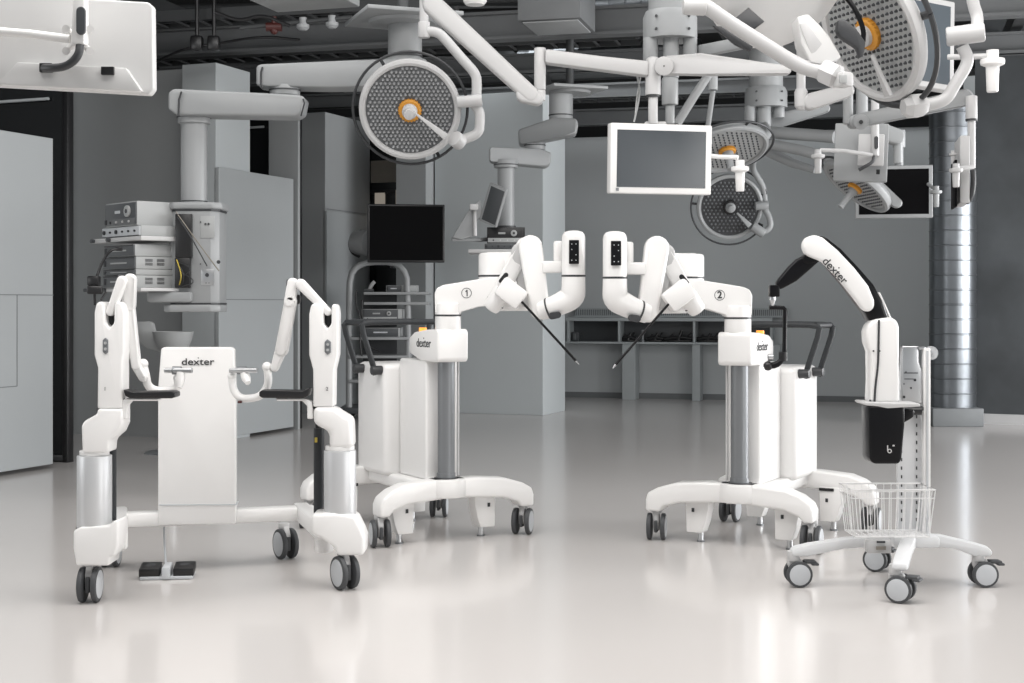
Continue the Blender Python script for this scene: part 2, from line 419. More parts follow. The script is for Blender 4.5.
# small fittings on the services above the left panels
mb = MB(); p = W(274, 27, 11.0); mb.cyl(p-V((.06, 0, 0)), p+V((.06, 0, 0)), 0.035, m='red'); mb.cyl(p, p+V((0, 0, .08)), 0.02, m='red'); mb.sphere(p-V((0, 0, 0.03)), 0.03, 'red'); solo(mb, 'pipe_valve', 'dark red pipe valve among the ceiling pipes', 'valve')
for px, l in ((303, 'white smoke detector on the ceiling pipe, next to the red valve'), (332, 'white smoke detector on the ceiling pipe, nearer the round plate')):
    mb = MB(); p = W(px, 24 if px < 320 else 22, 11.0); mb.lathe(p, (0, 0, -1), [(0, -.05), (.03, -.05), (.03, 0), (.05, .005), (.05, .03), (.03, .05), (0, .055)], 'pendant'); solo(mb, 'smoke_detector', l, 'detector', 'smoke detectors')
mb = MB(); mb.tube([W(240, 28, 11.0), W(300, 22, 11.0), W(352, 17, 11.0)], 0.018, 'tray', 10); solo(mb, 'sprinkler_pipe', 'thin pale pipe carrying the smoke detectors', 'pipe')
for px in (197, 214, 236):
    mb = MB(); p = W(px, 55, 11.6); mb.cyl(V((p.x, p.y, 3.3 if px < 230 else 3.4)), V((p.x, p.y, 4.35)), 0.016, m='black' if px < 230 else 'tray'); mb.box(V((p.x, p.y, 3.36)), (.1, .1, .12), 0, 'black', .02)
    if px < 230: solo(mb, 'ceiling_hanger', {197: 'black hanger rod above the left half of the tall block', 214: 'black hanger rod above the right half of the tall block'}[px], 'hanger', 'hanger rods')
    else: mb.b.free()
for k, (pts, r_, lab) in enumerate((
    ([W(156, 62, 11.8), W(185, 48, 11.6), W(215, 44, 11.6), W(262, 36, 11.4), W(300, 40, 11.4)], .012, 'black cable sagging below the cable tray near the white corner monitor'),
    ([W(215, 12, 10.6), W(240, 22, 10.6), W(262, 14, 10.6), W(290, 26, 10.6)], .014, 'black looped cable above the red valve'))):
    mb = MB(); mb.tube(pts, r_, 'black', 8, 2); solo(mb, 'ceiling_cable', lab, 'cable', 'loose ceiling cables')
# second beam bundle of pipes
for k, (ya, yb, Y, r, m) in enumerate(((8, 2, 13.0, .03, 'tray'), (84, 80, 16.5, .05, 'tray'), (66, 61, 14.8, .03, 'beam'), (18, 14, 12.6, .025, 'black'))):
    mb = MB(); mb.tube([W(160 if k != 1 else 400, ya, Y+.5), W(640, yb-6, Y-.2)], r, m, 10)
    solo(mb, 'ceiling_pipe', ['slim grey pipe highest under the ceiling', 'thick dark pipe farthest back under the ceiling', 'pale pipe running behind the second grey beam', 'thin black pipe close to the slotted cable tray'][k], 'pipe', 'ceiling pipes')

# ------------------------------------------------------------------ long shelf desk along the rear wall
dk = thing('shelf_desk', 'long grey built-in desk with open cubbies along the rear wall', 'desk', W(640, 304, 17.3)*V((1, 1, 0)))
dp = W(564, 304, 17.75)*V((1, 1, 0)); ang = -BH
def dbox(a, b, y0, y1, z0, z1, m, name, bev=0.004):
    p = dp+BU*(a+b)/2+BN*(y0+y1)/2
    q = MB(); q.box((p.x, p.y, (z0+z1)/2), (b-a, y1-y0, z1-z0), ang, m, bev, seg=1); return q.build(name, dk)
LD = 2.6
dbox(0, LD, -0.02, 0.28, 0.985, 1.03, 'desk', 'worktop')
dbox(0, LD, -0.02, 0.28, 0.70, 0.725, 'desk', 'shelf')
dbox(0, LD, 0.265, 0.28, 0.72, 0.99, 'device_dark', 'back_panel')
def aof(px):
    h = ray_hit(px, dp, BU); return (h-dp).dot(BU)
for px in (567, 618, 693, 770):
    a = aof(px); dbox(a, a+0.03, -0.015, 0.27, 0.725, 0.985, 'desk', 'divider')
for px in (622, 692, 772):
    a = aof(px); dbox(a, a+0.17 if px == 622 else a+.1, -0.0, 0.27, 0.0, 0.70, 'desk', 'leg')
# grille on the sill above
mb = MB(); g0 = aof(571); g1 = aof(786)
p = dp+BU*(g0+g1)/2+BN*0.25; mb.box((p.x, p.y, 1.09), (g1-g0, 0.04, 0.10), ang, 'skirt')
n = 110
for i in range(n):
    p = dp+BU*(g0+(g1-g0)*(i+.5)/n)+BN*0.225; mb.box((p.x, p.y, 1.09), ((g1-g0)/n*.45, 0.02, 0.085), ang, 'desk')
for z in (1.045, 1.14):
    p = dp+BU*(g0+g1)/2+BN*0.225; mb.box((p.x, p.y, z), (g1-g0+.04, 0.03, 0.02), ang, 'desk')
solo(mb, 'radiator_grille', 'slatted grey grille strip above the long shelf desk', 'grille')
# dark instruments in the cubbies
r = random.Random(3)
items = [(574, 'small grey box inside the leftmost desk cubby', 'box'), (627, 'black binocular head in the middle desk cubby beside the left divider', 'tool'), (641, 'upright metal cylinder in the middle desk cubby', 'tool'), (654, 'black hand tool lying between the metal cylinder and the long tool', 'tool'), (678, 'long black tool filling the right half of the middle cubby', 'tool'), (707, 'black tripod tool lying in the right desk cubby', 'tool')]
for k, (px, lab, cat) in enumerate(items):
    mb = MB(); a = aof(px); p = dp+BU*a+BN*0.12; p.z = 0.7255
    if k == 0: mb.box(p+V((0, 0, .06)), (.10, .12, .12), ang, 'device_dark', .01); mb.box(p+V((-.02, -.07, .06)), (.04, .02, .08), ang, 'beam', .005)
    elif k == 2: mb.cyl(p, p+V((0, 0, .15)), .02, m='steel'); mb.cyl(p, p+V((0, 0, .02)), .035, m='steel')
    else:
        w = {1: .09, 3: .10, 4: .19, 5: .15}[k]
        mb.tube([p+BU*-w+V((0, 0, .03)), p+V((0, 0, .06)), p+BU*w+V((0, 0, .03))], .028, 'black', 10, 2)
        mb.cyl(p+V((-.02, 0, .0)), p+V((.03, 0, .11 if k != 4 else .14)), .03, .018, 'black')
        mb.tube([p+BU*w*.3+V((0, 0, .02)), p+BU*w*.8+V((0, 0, .12))], .012, 'black')
        mb.tube([p-BU*w*.9+V((0, 0, .02)), p-BU*w*.4+V((0, 0, .10))], .012, 'black')
        mb.box(p+V((0, 0, .012)), (w*1.6, .08, .024), ang, 'black', .005)
    solo(mb, ['storage_box', 'binocular_head', 'metal_cylinder', 'hand_tool', 'long_tool', 'tripod_tool'][k], lab, cat)

# ------------------------------------------------------------------ surgeon console
con = thing('surgeon_console', 'white surgeon console with two column arms, armrests and a tall central panel', 'surgical console', (-1.25, 6.1, 0))
E1 = V((.966, .257, 0)); E2 = V((-.257, .966, 0)); cyaw = math.atan2(E1.y, E1.x)
FL = V((-1.70, 5.64, 0)); FR = V((-.703, 5.895, 0)); RR = V((-1.067, 6.60, 0)); RL = V((-1.835, 6.40, 0))
YL, YR = 5.66, 5.92
# rear cross member
mb = MB(); a = RL+E1*.0+V((0, 0, .235)); b = RR+E1*.12+V((0, 0, .235)); a = a+E2*-.15; b = b+E2*-.15
def ext(p, q, w, h, m='white', bev=.012):
    p, q = V(p), V(q); d = q-p; yaw = math.atan2(d.y, d.x); c = (p+q)/2
    mb.prism([p+V((0, 0, -h/2)), q+V((0, 0, -h/2)), q+V((0, 0, h/2)), p+V((0, 0, h/2))], V((-d.y, d.x, 0)).normalized()*w, m, bev)
ext(a, b, .10, .062)
mb.build('crossbar', con)
# feet
mb = MB(); mb.pxprism([(73, 531), (80, 527), (109, 526), (113, 521), (118, 520), (118, 545), (115, 556), (110, 557), (109, 566), (76, 566), (73, 548)], YL, .15, 'white', .02); 
ext(V((-1.60, 5.70, .235)), V((-1.80, 6.42, .235)), .07, .075); mb.build('foot', con)
mb = MB(); mb.pxprism([(311, 514), (336, 513), (355, 516), (362, 530), (365, 538), (364, 556), (336, 556), (334, 548), (320, 538), (311, 534)], YR, .15, 'white', .02)
mb.cyl(W(324, 552, YR+.12), W(324, 530, YR+.12), .04, m='white', bevel=.01); ext(V((-.80, 5.95, .235)), V((-.99, 6.55, .235)), .07, .075); mb.build('foot', con)
for px, Y in ((94.5, YL), (340, YR)):
    y0, y1 = (528, 455) if px < 200 else (519, 450)
    mb = MB(); a, b = W(px, y0, Y), W(px, y1, Y); mb.cyl(a, b, S(17 if px < 200 else 16, Y), m='alu', n=40, bevel=.003); mb.cyl(a-V((0, 0, .006)), a+V((0, 0, .004)), S(17.8 if px < 200 else 16.8, Y), m='dark', n=40)
    mb.cyl(b, b+V((0, 0, .02)), S(14.5, Y), m='white', n=40, bevel=.003); mb.build('lift_column', con)
mb = MB(); mb.cyl(W(112, 522, YL+.1), W(112, 432, YL+.1), .018, m='tube_dark'); mb.build('guide_tube', con)
mb = MB(); mb.cyl(W(319, 513, YR+.1), W(319, 428, YR+.1), .023, m='tube_dark'); mb.cyl(W(318, 430, YR+.1), W(318, 422, YR+.1), .012, m='black'); mb.box(W(316, 440, YR+.06), (.01, .01, .02), 0, 'yellow'); mb.build('guide_tube', con)
# elbows
mb = MB(); mb.pxprism([(97, 409), (122, 409), (122, 424), (118, 433), (109, 441), (108, 453), (82, 453), (81, 426), (84, 421), (97, 414)], YL, .13, 'white', .022); mb.build('elbow', con)
mb = MB(); mb.pxprism([(313, 407), (334, 407), (340, 412), (352, 419), (353, 449), (329, 449), (329, 432), (321, 428), (313, 424)], YR, .13, 'white', .022); mb.build('elbow', con)
# arm housings
def arm_housing(out, px_c, Y, slot, num, parent):
    mb = MB(); mb.pxprism(out, Y, .11, 'white', .02)
    o = mb.build('arm_housing', parent)
    return o
ah = arm_housing([(94, 312), (96, 303), (101, 301), (104, 305), (105, 323), (109.5, 328), (113.8, 323), (114, 305), (117, 301), (122, 303), (124.5, 312), (124, 352), (122.5, 362), (122, 409), (97, 409), (97.5, 368), (94, 355)], 109, YL, 0, '1', con)
mb = MB(); mb.box(W(109.5, 318, YL+.025), (S(10, YL), .055, S(18, YL)), 0, 'black', .01); mb.build('joint_slot', ah)
mb = MB(); mb.pxprism([(102.5, 340), (105.5, 337.5), (108, 340), (108, 352), (105.5, 354.5), (102.5, 352)], YL-.057, .008, 'steel', .003); mb.cyl(W(105.3, 343, YL-.068), W(105.3, 343, YL-.06), .006, m='device'); mb.cyl(W(105.3, 349, YL-.068), W(105.3, 349, YL-.06), .006, m='device'); mb.build('button_panel', ah)
text('1', .022, W(105, 389, YL-.0605), (1, 0, 0), (0, 0, 1), 'number', ah)
mb = MB(); mb.cyl(W(109.5, 410.5, YL), W(109.5, 408, YL), S(12.7, YL), m='dark'); mb.build('joint_ring', ah)
ah = arm_housing([(309, 314), (311, 305), (315, 303), (321, 304), (323, 308), (323.3, 324), (327.5, 329), (331.3, 324), (331.5, 306), (334, 303.5), (337, 306), (338, 314), (337.5, 355), (334, 370), (333.5, 407), (313, 407), (313, 370), (309, 355)], 323, YR, 0, '2', con)
mb = MB(); mb.box(W(327.5, 319, YR+.025), (S(9, YR), .055, S(18, YR)), 0, 'black', .01); mb.build('joint_slot', ah)
mb = MB(); mb.pxprism([(324.5, 342), (327.5, 339), (331, 342), (331, 352), (327.5, 355), (324.5, 352)], YR-.057, .008, 'steel', .003); mb.cyl(W(327.7, 344.5, YR-.068), W(327.7, 344.5, YR-.06), .006, m='device'); mb.cyl(W(327.7, 350, YR-.068), W(327.7, 350, YR-.06), .006, m='device'); mb.build('button_panel', ah)
text('2', .022, W(327, 389, YR-.0605), (1, 0, 0), (0, 0, 1), 'number', ah)
mb = MB(); mb.cyl(W(323.5, 408.5, YR), W(323.5, 406, YR), S(10.7, YR), m='dark'); mb.build('joint_ring', ah)
# links and hand controllers, left
n0 = V((0, -1, 0))
mb = MB(); mb.rbar(W(109.3, 312, YL-.02), W(121, 281, YL-.02), S(4.0, YL), S(5.2, YL), .045); mb.build('upper_link', con)
mb = MB(); mb.rbar(W(129, 279, YL), W(127.5, 305, YL+.03), S(5.5, YL), S(6.5, YL), .045, bevel=.008); mb.cyl(W(119, 279, YL), W(131, 279, YL), S(4.5, YL), m='dark'); mb.rbar(W(126.5, 303, YL+.03), W(135, 366, YL+.06), S(6.2, YL), S(4.5, YL), .045); mb.rbar(W(135, 366, YL+.06), W(142, 378, YL+.07), S(4.5, YL), S(4, YL), .04); mb.build('forearm_link', con)
def hand_ctrl(pts, Y, grip0, grip1, rod0, rod1):
    mb = MB(); mb.tube([W(a, b, y) for a, b, y in pts], .017, 'white', 14, 2)
    mb.sphere(W(*pts[0]), .022); mb.sphere(W(*pts[-1]), .02); o = mb.build('hand_controller', con)
    q = MB(); q.tube([W(*grip0), W((grip0[0]+grip1[0])/2, (grip0[1]+grip1[1])/2, grip0[2]), W(*grip1)], [.016, .022, .012], 'white', 14, 1); q.build('grip', o)
    q = MB(); q.cyl(W(*rod0), W(*rod1), .011, m='silver'); q.cyl(W((rod0[0]+rod1[0])/2-6, rod0[1], rod0[2]), W((rod0[0]+rod1[0])/2+3, rod0[1], rod0[2]), .017, m='steel'); q.build('gimbal_rod', o)
hand_ctrl([(143, 364, 5.75), (146, 376, 5.75), (147.5, 386, 5.76), (156, 391, 5.78), (169, 391, 5.8), (178, 388, 5.8), (178, 378, 5.8)], 5.8, (181, 372, 5.76), (179, 388, 5.75), (165, 370.5, 5.77), (192, 370.5, 5.75))
# right
mb = MB(); mb.rbar(W(327.3, 312, YR-.02), W(300, 284, YR-.02), S(3.8, YR), S(5.2, YR), .045); mb.build('upper_link', con)
mb = MB(); mb.cyl(W(287, 284, YR), W(303, 284, YR), S(4.5, YR), m='dark'); mb.rbar(W(292, 283, YR), W(289, 302, YR), S(5.2, YR), S(5.6, YR), .05); mb.rbar(W(290, 301, YR), W(281, 350, YR+.04), S(6, YR), S(6.5, YR), .05); mb.rbar(W(281, 348, YR+.04), W(274, 368, YR+.05), S(6, YR), S(4, YR), .045); mb.build('forearm_link', con)
mb = MB(); mb.rbar(W(296.5, 301, YR+.03), W(297, 298, YR+.03), S(3.5, YR), S(3.5, YR), .04, m='black'); mb.build('joint_slot', con)
hand_ctrl([(267, 367, 5.97), (268.5, 377, 5.97), (268, 386, 5.98), (261, 396, 6.0), (252, 398.5, 6.02), (240, 398.5, 6.04), (233, 390, 6.05), (232, 376, 6.05)], 6.0, (244, 372, 6.02), (248, 383, 6.0), (230, 370.5, 6.03), (257, 370.5, 6.0))
mb = MB(); mb.box(W(240, 402, 6.02), (.018, .018, .01), 0, 'red', .003); mb.build('indicator', con)
# armrests
mb = MB(); mb.pxprism([(123, 390), (125, 389.5), (133, 392), (172, 391), (175, 393), (175, 397), (172, 398.5), (130, 398.5), (125, 396)], YL-.02, .09, 'black', .008); o = mb.build('armrest', con)
mb = MB(); mb.pxprism([(124, 398.5), (160, 398.5), (158, 401), (131, 401), (127, 405), (127, 419), (121, 419), (121, 404)], YL-.02, .05, 'white', .006); mb.build('armrest_bracket', o)
mb = MB(); mb.pxprism([(259, 392), (262, 390), (303, 391), (308, 388), (309.5, 389), (308, 396), (303, 398.5), (262, 398), (259, 396)], YR-.02, .09, 'black', .008); o = mb.build('armrest', con)
mb = MB(); mb.pxprism([(275, 398.5), (305, 398.5), (312, 402), (313, 419), (307, 419), (307, 406), (302, 401), (277, 401)], YR-.02, .05, 'white', .006); mb.build('armrest_bracket', o)
# central panel
YP = 6.32
mb = MB(); mb.pxprism([(161, 349), (163, 347.5), (231, 347.5), (234, 350), (235.5, 388), (235.5, 524), (158, 525.5), (158, 388)], YP, .10, 'white', .012, yaw=.12); cp = mb.build('central_panel', con)
mb = MB(); mb.pxprism([(159.2, 504.5), (237, 504.2), (237, 505.2), (159.2, 505.5)], YP-.003, .10, 'hub', 0, yaw=.12); mb.build('panel_seam', cp)
ny = V((math.sin(.12), -math.cos(.12), 0))
pp = W(199, 361.5, YP)+ny*.0512
logo(.043, pp, (math.cos(.12), math.sin(.12), 0), (0, 0, 1), cp, 1.25)
for g, hd, br in ((FL, 1.60, 0), (FR, 2.15, 0), (RR, 2.15, 0), (RL, 1.6, 0)):
    caster(con, g, hd, .142, .165, 'hub', twin=.050)
# foot pedal unit on the floor and its cable
ped = thing('foot_pedal', 'black twin foot pedal on a pale base plate under the surgeon console', 'foot pedal', W(168, 577, 6.12)*V((1, 1, 0)))
pc = V(((168-CX)/F*6.15, 6.15, 0)); yw = .12
d = V((math.cos(yw), math.sin(yw), 0))
mb = MB(); mb.box(pc+V((0, 0, .008)), (.225, .13, .014), yw, 'hub', .004); mb.build('base_plate', ped)
for s in (-1, 1):
    mb = MB(); R = Matrix.Rotation(yw, 3, 'Z') @ Matrix.Rotation(.12, 3, 'X'); mb.box(pc+d*s*.073+V((0, -.005, .036)), (.09, .11, .04), R=R, m='black', bevel=.008); mb.box(pc+d*s*.073+V((0, -.0, .056)), (.04, .04, .004), R=R, m='dark', bevel=.002); mb.build('pedal', ped)
mb = MB(); mb.box(pc+V((0, -.01, .03)), (.036, .13, .055), yw, 'hub', .008); mb.build('pedal_bridge', ped)
mb = MB(); mb.tube([pc+V((-.03, .07, .03)), pc+V((-.04, .13, .02)), W(164.5, 545, 6.32), W(164, 527, 6.34)], .005, 'hub', 8, 2); mb.build('cable', ped)

# ------------------------------------------------------------------ patient carts
def cart(num):
    Fc = V((-.333, 7.09, 0)); A = V((.872, .49, 0)).normalized(); B = V((-A.y, A.x, 0)); yaw = math.atan2(A.y, A.x)
    L = lambda a, b, z: Fc+A*a+B*b+V((0, 0, z))
    lab = {1: 'white robotic arm cart marked 1 with its arm reaching right toward the other cart', 2: 'white robotic arm cart marked 2 with its arm reaching left toward the other cart'}[num]
    ct = thing('robot_arm_cart', lab, 'robot cart', L(0, .35, 0), 'robotic arm carts')
    def bx(mb, a0, a1, b0, b1, z0, z1, m='white', bev=.01, seg=3): mb.box(L((a0+a1)/2, (b0+b1)/2, (z0+z1)/2), (a1-a0, b1-b0, z1-z0), yaw, m, bev, seg=seg)
    # arches
    prof = [(-.385, .15), (-.385, .21), (-.37, .245), (-.32, .28), (-.25, .305), (-.08, .318), (.16, .318), (.32, .305), (.42, .275), (.475, .245), (.485, .21), (.485, .15), (.41, .15), (.39, .18), (.30, .205), (.1, .22), (-.04, .22), (-.24, .205), (-.31, .18), (-.34, .15)]
    mb = MB(); mb.prism([L(a, 0, z) for a, z in prof], B*.11, 'white', .014, 3)
    mb.cyl(L(0, 0, .225), L(0, 0, .318), .10, m='white', n=36, bevel=.012)
    mb.build('front_foot', ct)
    mb = MB(); mb.prism([L(a-.10, .74, z) for a, z in prof], B*.11, 'white', .014, 3); mb.build('rear_foot', ct)
    mb = MB(); bx(mb, -.13, .15, .0, .78, .235, .305, bev=.02); mb.build('spine', ct)
    # boxes
    mb = MB(); bx(mb, -.08, .10, .07, .39, .305, .915, bev=.012); mb.build('column_housing', ct)
    mb = MB(); bx(mb, -.16, .16, .40, .78, .29, .885, bev=.035, seg=4); mb.build('rear_housing', ct)
    mb = MB(); mb.cyl(L(0, 0, .31), L(0, 0, .93), .043, m='steel', n=36); mb.cyl(L(0, 0, .31), L(0, 0, .345), .047, m='steel', n=36); mb.cyl(L(0, 0, .312), L(0, 0, .322), .062, m='dark', n=36); mb.build('lift_column', ct)
    mb = MB(); mb.cyl(L(.062, -.01, .33), L(.062, -.01, .91), .007, m='white2', n=12); mb.build('guide_rod', ct)
    mb = MB(); P = [L(0, b, z) for b, z in ((-.078, .925), (-.065, .908), (.12, .908), (.25, .945), (.262, .96), (.262, 1.025), (.20, 1.055), (.06, 1.07), (-.065, 1.074), (-.078, 1.06))]
    mb.prism(P, A*.172, 'white', .014, 3); hs = mb.build('lift_head', ct)
    mb = MB(); mb.cyl(L(-.04, .19, 1.05), L(-.04, .19, 1.078), .02, m='led', n=16); mb.build('beacon', hs)
    # push handle
    mb = MB()
    for b in (.48, .72):
        mb.tube([L(-.178, b, .825), L(-.20, b, .90), L(-.262, b, 1.085), L(-.24, b, 1.102), L(-.1, b, 1.104), L(.12, b, 1.104), L(.24, b, 1.102), L(.262, b, 1.085), L(.20, b, .90), L(.178, b, .825)], .0155, 'tube_dark', 12, 1)
    mb.tube([L(-.24, .47, 1.10), L(-.24, .73, 1.10)], .0155, 'tube_dark', 12)
    hd = mb.build('push_handle', ct)
    for b in (.48, .72):
        for s in (-1, 1):
            mb = MB(); mb.cyl(L(s*.155, b-.03, .85), L(s*.215, b-.03, .85), .024, m='dark', bevel=.004); mb.build('knob', hd)
    # stabilisers
    for a, b in ((-.24, .05), (.225, .05), (-.26, .72), (.14, .70)):
        mb = MB(); mb.prism([L(a+x, b, z) for x, z in ((-.058, .235), (.066, .235), (.062, .05), (-.022, .05), (-.04, .10), (-.055, .17))], B*.08, 'white', .006)
        st = mb.build('stabiliser', ct)
        mb = MB(); mb.box(L(a+.026, b-.012, .222), (.08, .07, .016), yaw, 'black', .003); mb.box(L(a+.025, b-.041, .165), (.014, .004, .02), yaw, 'ink'); mb.build('label_plate', st)
        mb = MB(); mb.cyl(L(a, b, .004), L(a, b, .046), .014, m='silver'); mb.cyl(L(a, b, .0), L(a, b, .008), .020, m='steel'); mb.build('levelling_foot', st)
    hs4 = (1.85, 1.32, 1.62, 1.5) if num == 1 else (PI-1.15, PI-1.35, PI-1.15, PI-1.1)
    for (a, b), h in zip(((-.365, 0), (.445, 0), (-.455, .74), (.325, .74)), hs4):
        g = L(a, b, 0); caster(ct, g, h, .136, .16, 'hub', twin=.075)
    # ---- arm
    def cylp(mb, px, y0, y1, Y, r, m='white', bev=.008): mb.cyl(W(px, y0, Y), W(px, y1, Y), S(r, Y), m=m, n=36, bevel=bev)
    mb = MB(); cylp(mb, 448, 333, 303, 7.09, 13); mb.build('shoulder_column', ct)
    mb = MB(); cylp(mb, 448, 316.2, 314.4, 7.09, 13.3, 'dark', 0); mb.build('joint_ring', ct)
    mb = MB(); mb.pxprism([(435, 313), (434.5, 293), (437, 288), (443, 285), (480, 279), (496, 277), (503, 279), (505, 302), (497, 305), (478, 307), (461, 312), (460, 314)], 7.12, .13, 'white', .022, 4)
    ul = mb.build('upper_arm', ct)
    c = W(466.5, 293, 7.055)
    q = MB(); q.lathe(c, (0, -1, 0), [(.026, 0), (.026, .0015), (.0235, .0015), (.0235, 0)], 'ink', 36); rg = q.build('number_ring', ul)
    UL.append((ul, c, num))
    mb = MB(); cylp(mb, 499, 305, 253, 7.2, 20.5, bev=.015); mb.build('rotary_joint', ct)
    mb = MB(); cylp(mb, 499, 277.0, 275.2, 7.2, 20.8, 'dark', 0); mb.build('joint_ring', ct)
    mb = MB(); mb.rbar(W(506, 307, 7.2), W(520, 307, 7.12), S(12, 7), S(9, 7), S(8, 7), n=V((0, 0, 1)), m='white', bevel=.01); mb.build('joint_cover', ct); mb = MB(); mb.rbar(W(500, 262, 7.2), W(524, 262, 7.1), S(15, 7), S(10, 7), S(20, 7), n=V((0, 0, 1)), bevel=.01); mb.build('joint_cover', ct)
    mb = MB(); mb.rbar(W(525, 246, 7.06), W(494, 304, 7.0), S(9, 7), S(8, 7), .085, bevel=.018); il = mb.build('inner_link', ct)
    q = MB(); q.rbar(W(506, 275, 6.955), W(501, 281, 6.95), S(2.4, 7), S(2.2, 7), .012, m='black', bevel=.002); q.build('release_button', il)
    mb = MB(); mb.cyl(W(490, 309, 6.93), W(504, 291, 6.9), S(8.6, 7), S(10, 7), n=32, bevel=.015); mb.cyl(W(495, 303, 6.925), W(495.6, 302.2, 6.925), S(9.6, 7), m='dark', n=32); mb.build('drive_joint', ct)
    # instrument drive box
    c = W(511, 293, 6.87); R = Matrix.Rotation(math.radians(-32), 3, 'Y').inverted() if False else Matrix.Rotation(math.radians(38), 3, 'Y')
    mb = MB(); mb.box(c, (S(28, 7), .10, S(21, 7)), R=R, m='white', bevel=.016); ib = mb.build('instrument_drive', ct)
    mb = MB(); mb.tube([W(516, 297, 6.84), W(523, 303, 6.83), W(576, 361, 6.72)], .0062, 'gloss_black', 10); ro = mb.build('instrument_shaft', ct)
    q = MB(); q.cyl(W(576, 361, 6.72), W(579, 364.5, 6.715), .006, .002, m='silver'); q.build('instrument_tip', ro)
    mb = MB(); mb.rbar(W(530.5, 247, 6.96), W(540, 309.5, 6.93), S(12, 7), S(10, 7), .09, bevel=.02, seg=4)
    ol = mb.build('outer_link', ct)
    q = MB()
    for px, py in ((519, 254), (523, 275), (528, 300), (541, 262), (546, 285)): q.cyl(W(px, py, 6.914), W(px, py, 6.92), .0035, m='hub', n=8)
    q.build('screw_cap', ol)
    q = MB(); q.rbar(W(520, 252, 7.03), W(528, 300, 7.03), S(9, 7), S(8, 7), .06, bevel=.01, m='white2'); q.build('link_cover', ol)
    mb = MB(); mb.tube([W(573.5, 277, 6.85), W(573.5, 288, 6.85), W(573, 297, 6.86), W(562, 303, 6.87), W(550, 308, 6.89), W(541, 311, 6.91)], [S(11.8, 6.87), S(12, 6.87), S(12.5, 6.87), S(11.5, 6.87), S(10.5, 6.87), S(9.5, 6.87)], 'white', 30, 2)
    wr = mb.build('wrist_elbow', ct)
    q = MB(); q.cyl(W(549.5, 308.5, 6.89), W(548, 309, 6.892), S(11.2, 6.87), m='dark', n=32); q.build('joint_ring', wr)
    mb = MB(); mb.lathe(W(573.5, 276, 6.85), (0, 0, 1), [(S(11.8, 6.85), 0), (S(11.8, 6.85), S(38, 6.85)), (S(11, 6.85), S(41.5, 6.85)), (S(9, 6.85), S(44, 6.85)), (S(5, 6.85), S(45.3, 6.85)), (0, S(45.6, 6.85))], 'white', 36)
    wc = mb.build('wrist_column', ct)
    q = MB(); cylp(q, 573.5, 276.6, 275.0, 6.85, 12.2, 'dark', 0); q.build('joint_ring', wc)
    q = MB(); q.box(W(574, 252, 6.785), (S(10, 6.79), .012, S(24, 6.79)), 0, 'gloss_black', .003); kp = q.build('keypad', wc)
    q = MB()
    for i in range(2):
        for j in range(4):
            if (i+j) % 3 == 2: continue
            p = W(571.8+4.2*i, 244+5.4*j, 6.778); q.cyl(p, p+V((0, .003, 0)), .0028, m='hub', n=8)
    q.build('key_symbol', kp)
    mb = MB(); cylp(mb, 559, 262, 241, 6.93, 5.5, bev=.01); mb.box(W(552, 267, 6.92), (S(20, 6.9), .06, S(12, 6.9)), 0, 'white', .01); mb.build('wrist_bracket', ct)
    mb = MB(); mb.rbar(W(552, 316, 6.86), W(558, 315, 6.84), S(3.5, 6.9), S(3.2, 6.9), .05, m='dark', bevel=.003); mb.build('instrument_clamp', ct)
    return ct, L, A, B
UL = []
c1, L1, A1, B1 = cart(1)
logo(.062, L1(-.0868, .085, 1.0), -B1, (0, 0, 1), bpy.data.objects['lift_head'])
XF = (lambda v: V((.792-v.x, v.y-.17, v.z-.012*min(1, max(0, v.z)))), True)
c2, L2, A2, B2 = cart(2)
xf = XF[0]; XF = None
lh2 = [o for o in c2.children if o.name.startswith('lift_head')][0]
pp = xf(L2(-.0872, .085, 1.0)); bb = V((-B2.x, B2.y, 0))
logo(.062, pp, bb, (0, 0, 1), lh2)
for ul, c, num in UL:
    cc = c if num == 1 else xf(c)
    if num == 1:
        q = MB(); e = cc+V((0, -.001, 0))
        q.prism([e+V((a, 0, b)) for a, b in ((.0005, -.016), (.0005, .008), (-.0055, .004), (-.0055, .009), (.001, .0155), (.0055, .0155), (.0055, -.016))], (0, .002, 0), 'ink'); q.build('number', ul)
    else: text(str(num), .048, cc+V((0, -.0015, 0)), (1, 0, 0), (0, 0, 1), 'number', ul, bold=.0012)

# ------------------------------------------------------------------ camera holder trolley
YS = 5.97
tr = thing('camera_arm_trolley', 'pale four-wheeled trolley with rail post, wire basket and curved arm', 'trolley', (1.60, YS, 0))
hub = V((1.71, 6.0, 0)); ends = [V((1.217, 5.957, 0)), V((2.004, 5.957, 0)), V((1.565, 5.66, 0)), V((1.643, 6.32, 0))]
ends = [V((1.217, 5.957, 0)), V((2.004, 5.957, 0)), V((1.565, 5.64, 0)), V((1.643, 6.30, 0))]
mb = MB(); mb.box(hub+V((0, 0, .192)), (.20, .18, .05), 0, 'trolley_paint', .015); mb.box(W(878, 546, 5.86), (S(24, 5.9), .05, S(13, 5.9)), 0, 'white2', .006); hb = mb.build('base_hub', tr)
q = MB(); q.box(W(881, 542, 5.83), (.035, .004, .008), 0, 'ink'); q.box(W(881, 548, 5.83), (.04, .004, .014), 0, 'tan'); q.build('label_plate', hb)
for i, e in enumerate(ends):
    d = (e-hub); Ld = d.length; d.normalize(); s = V((-d.y, d.x, 0)); mb = MB()
    P = [hub+d*x+V((0, 0, z)) for x, z in ((.03, .168), (.03, .215), (.12, .215), (Ld*.6, .202), (Ld*.9, .182), (Ld+.02, .168), (Ld+.035, .15), (Ld+.03, .130), (Ld-.04, .130), (Ld*.6, .160))]
    mb.prism(P, s*.06, 'trolley_paint', .012); mb.build('leg', tr)
    caster(tr, e, (PI if i in (0, 1) else 2.6), .110, .15, 'hub', True, .065)
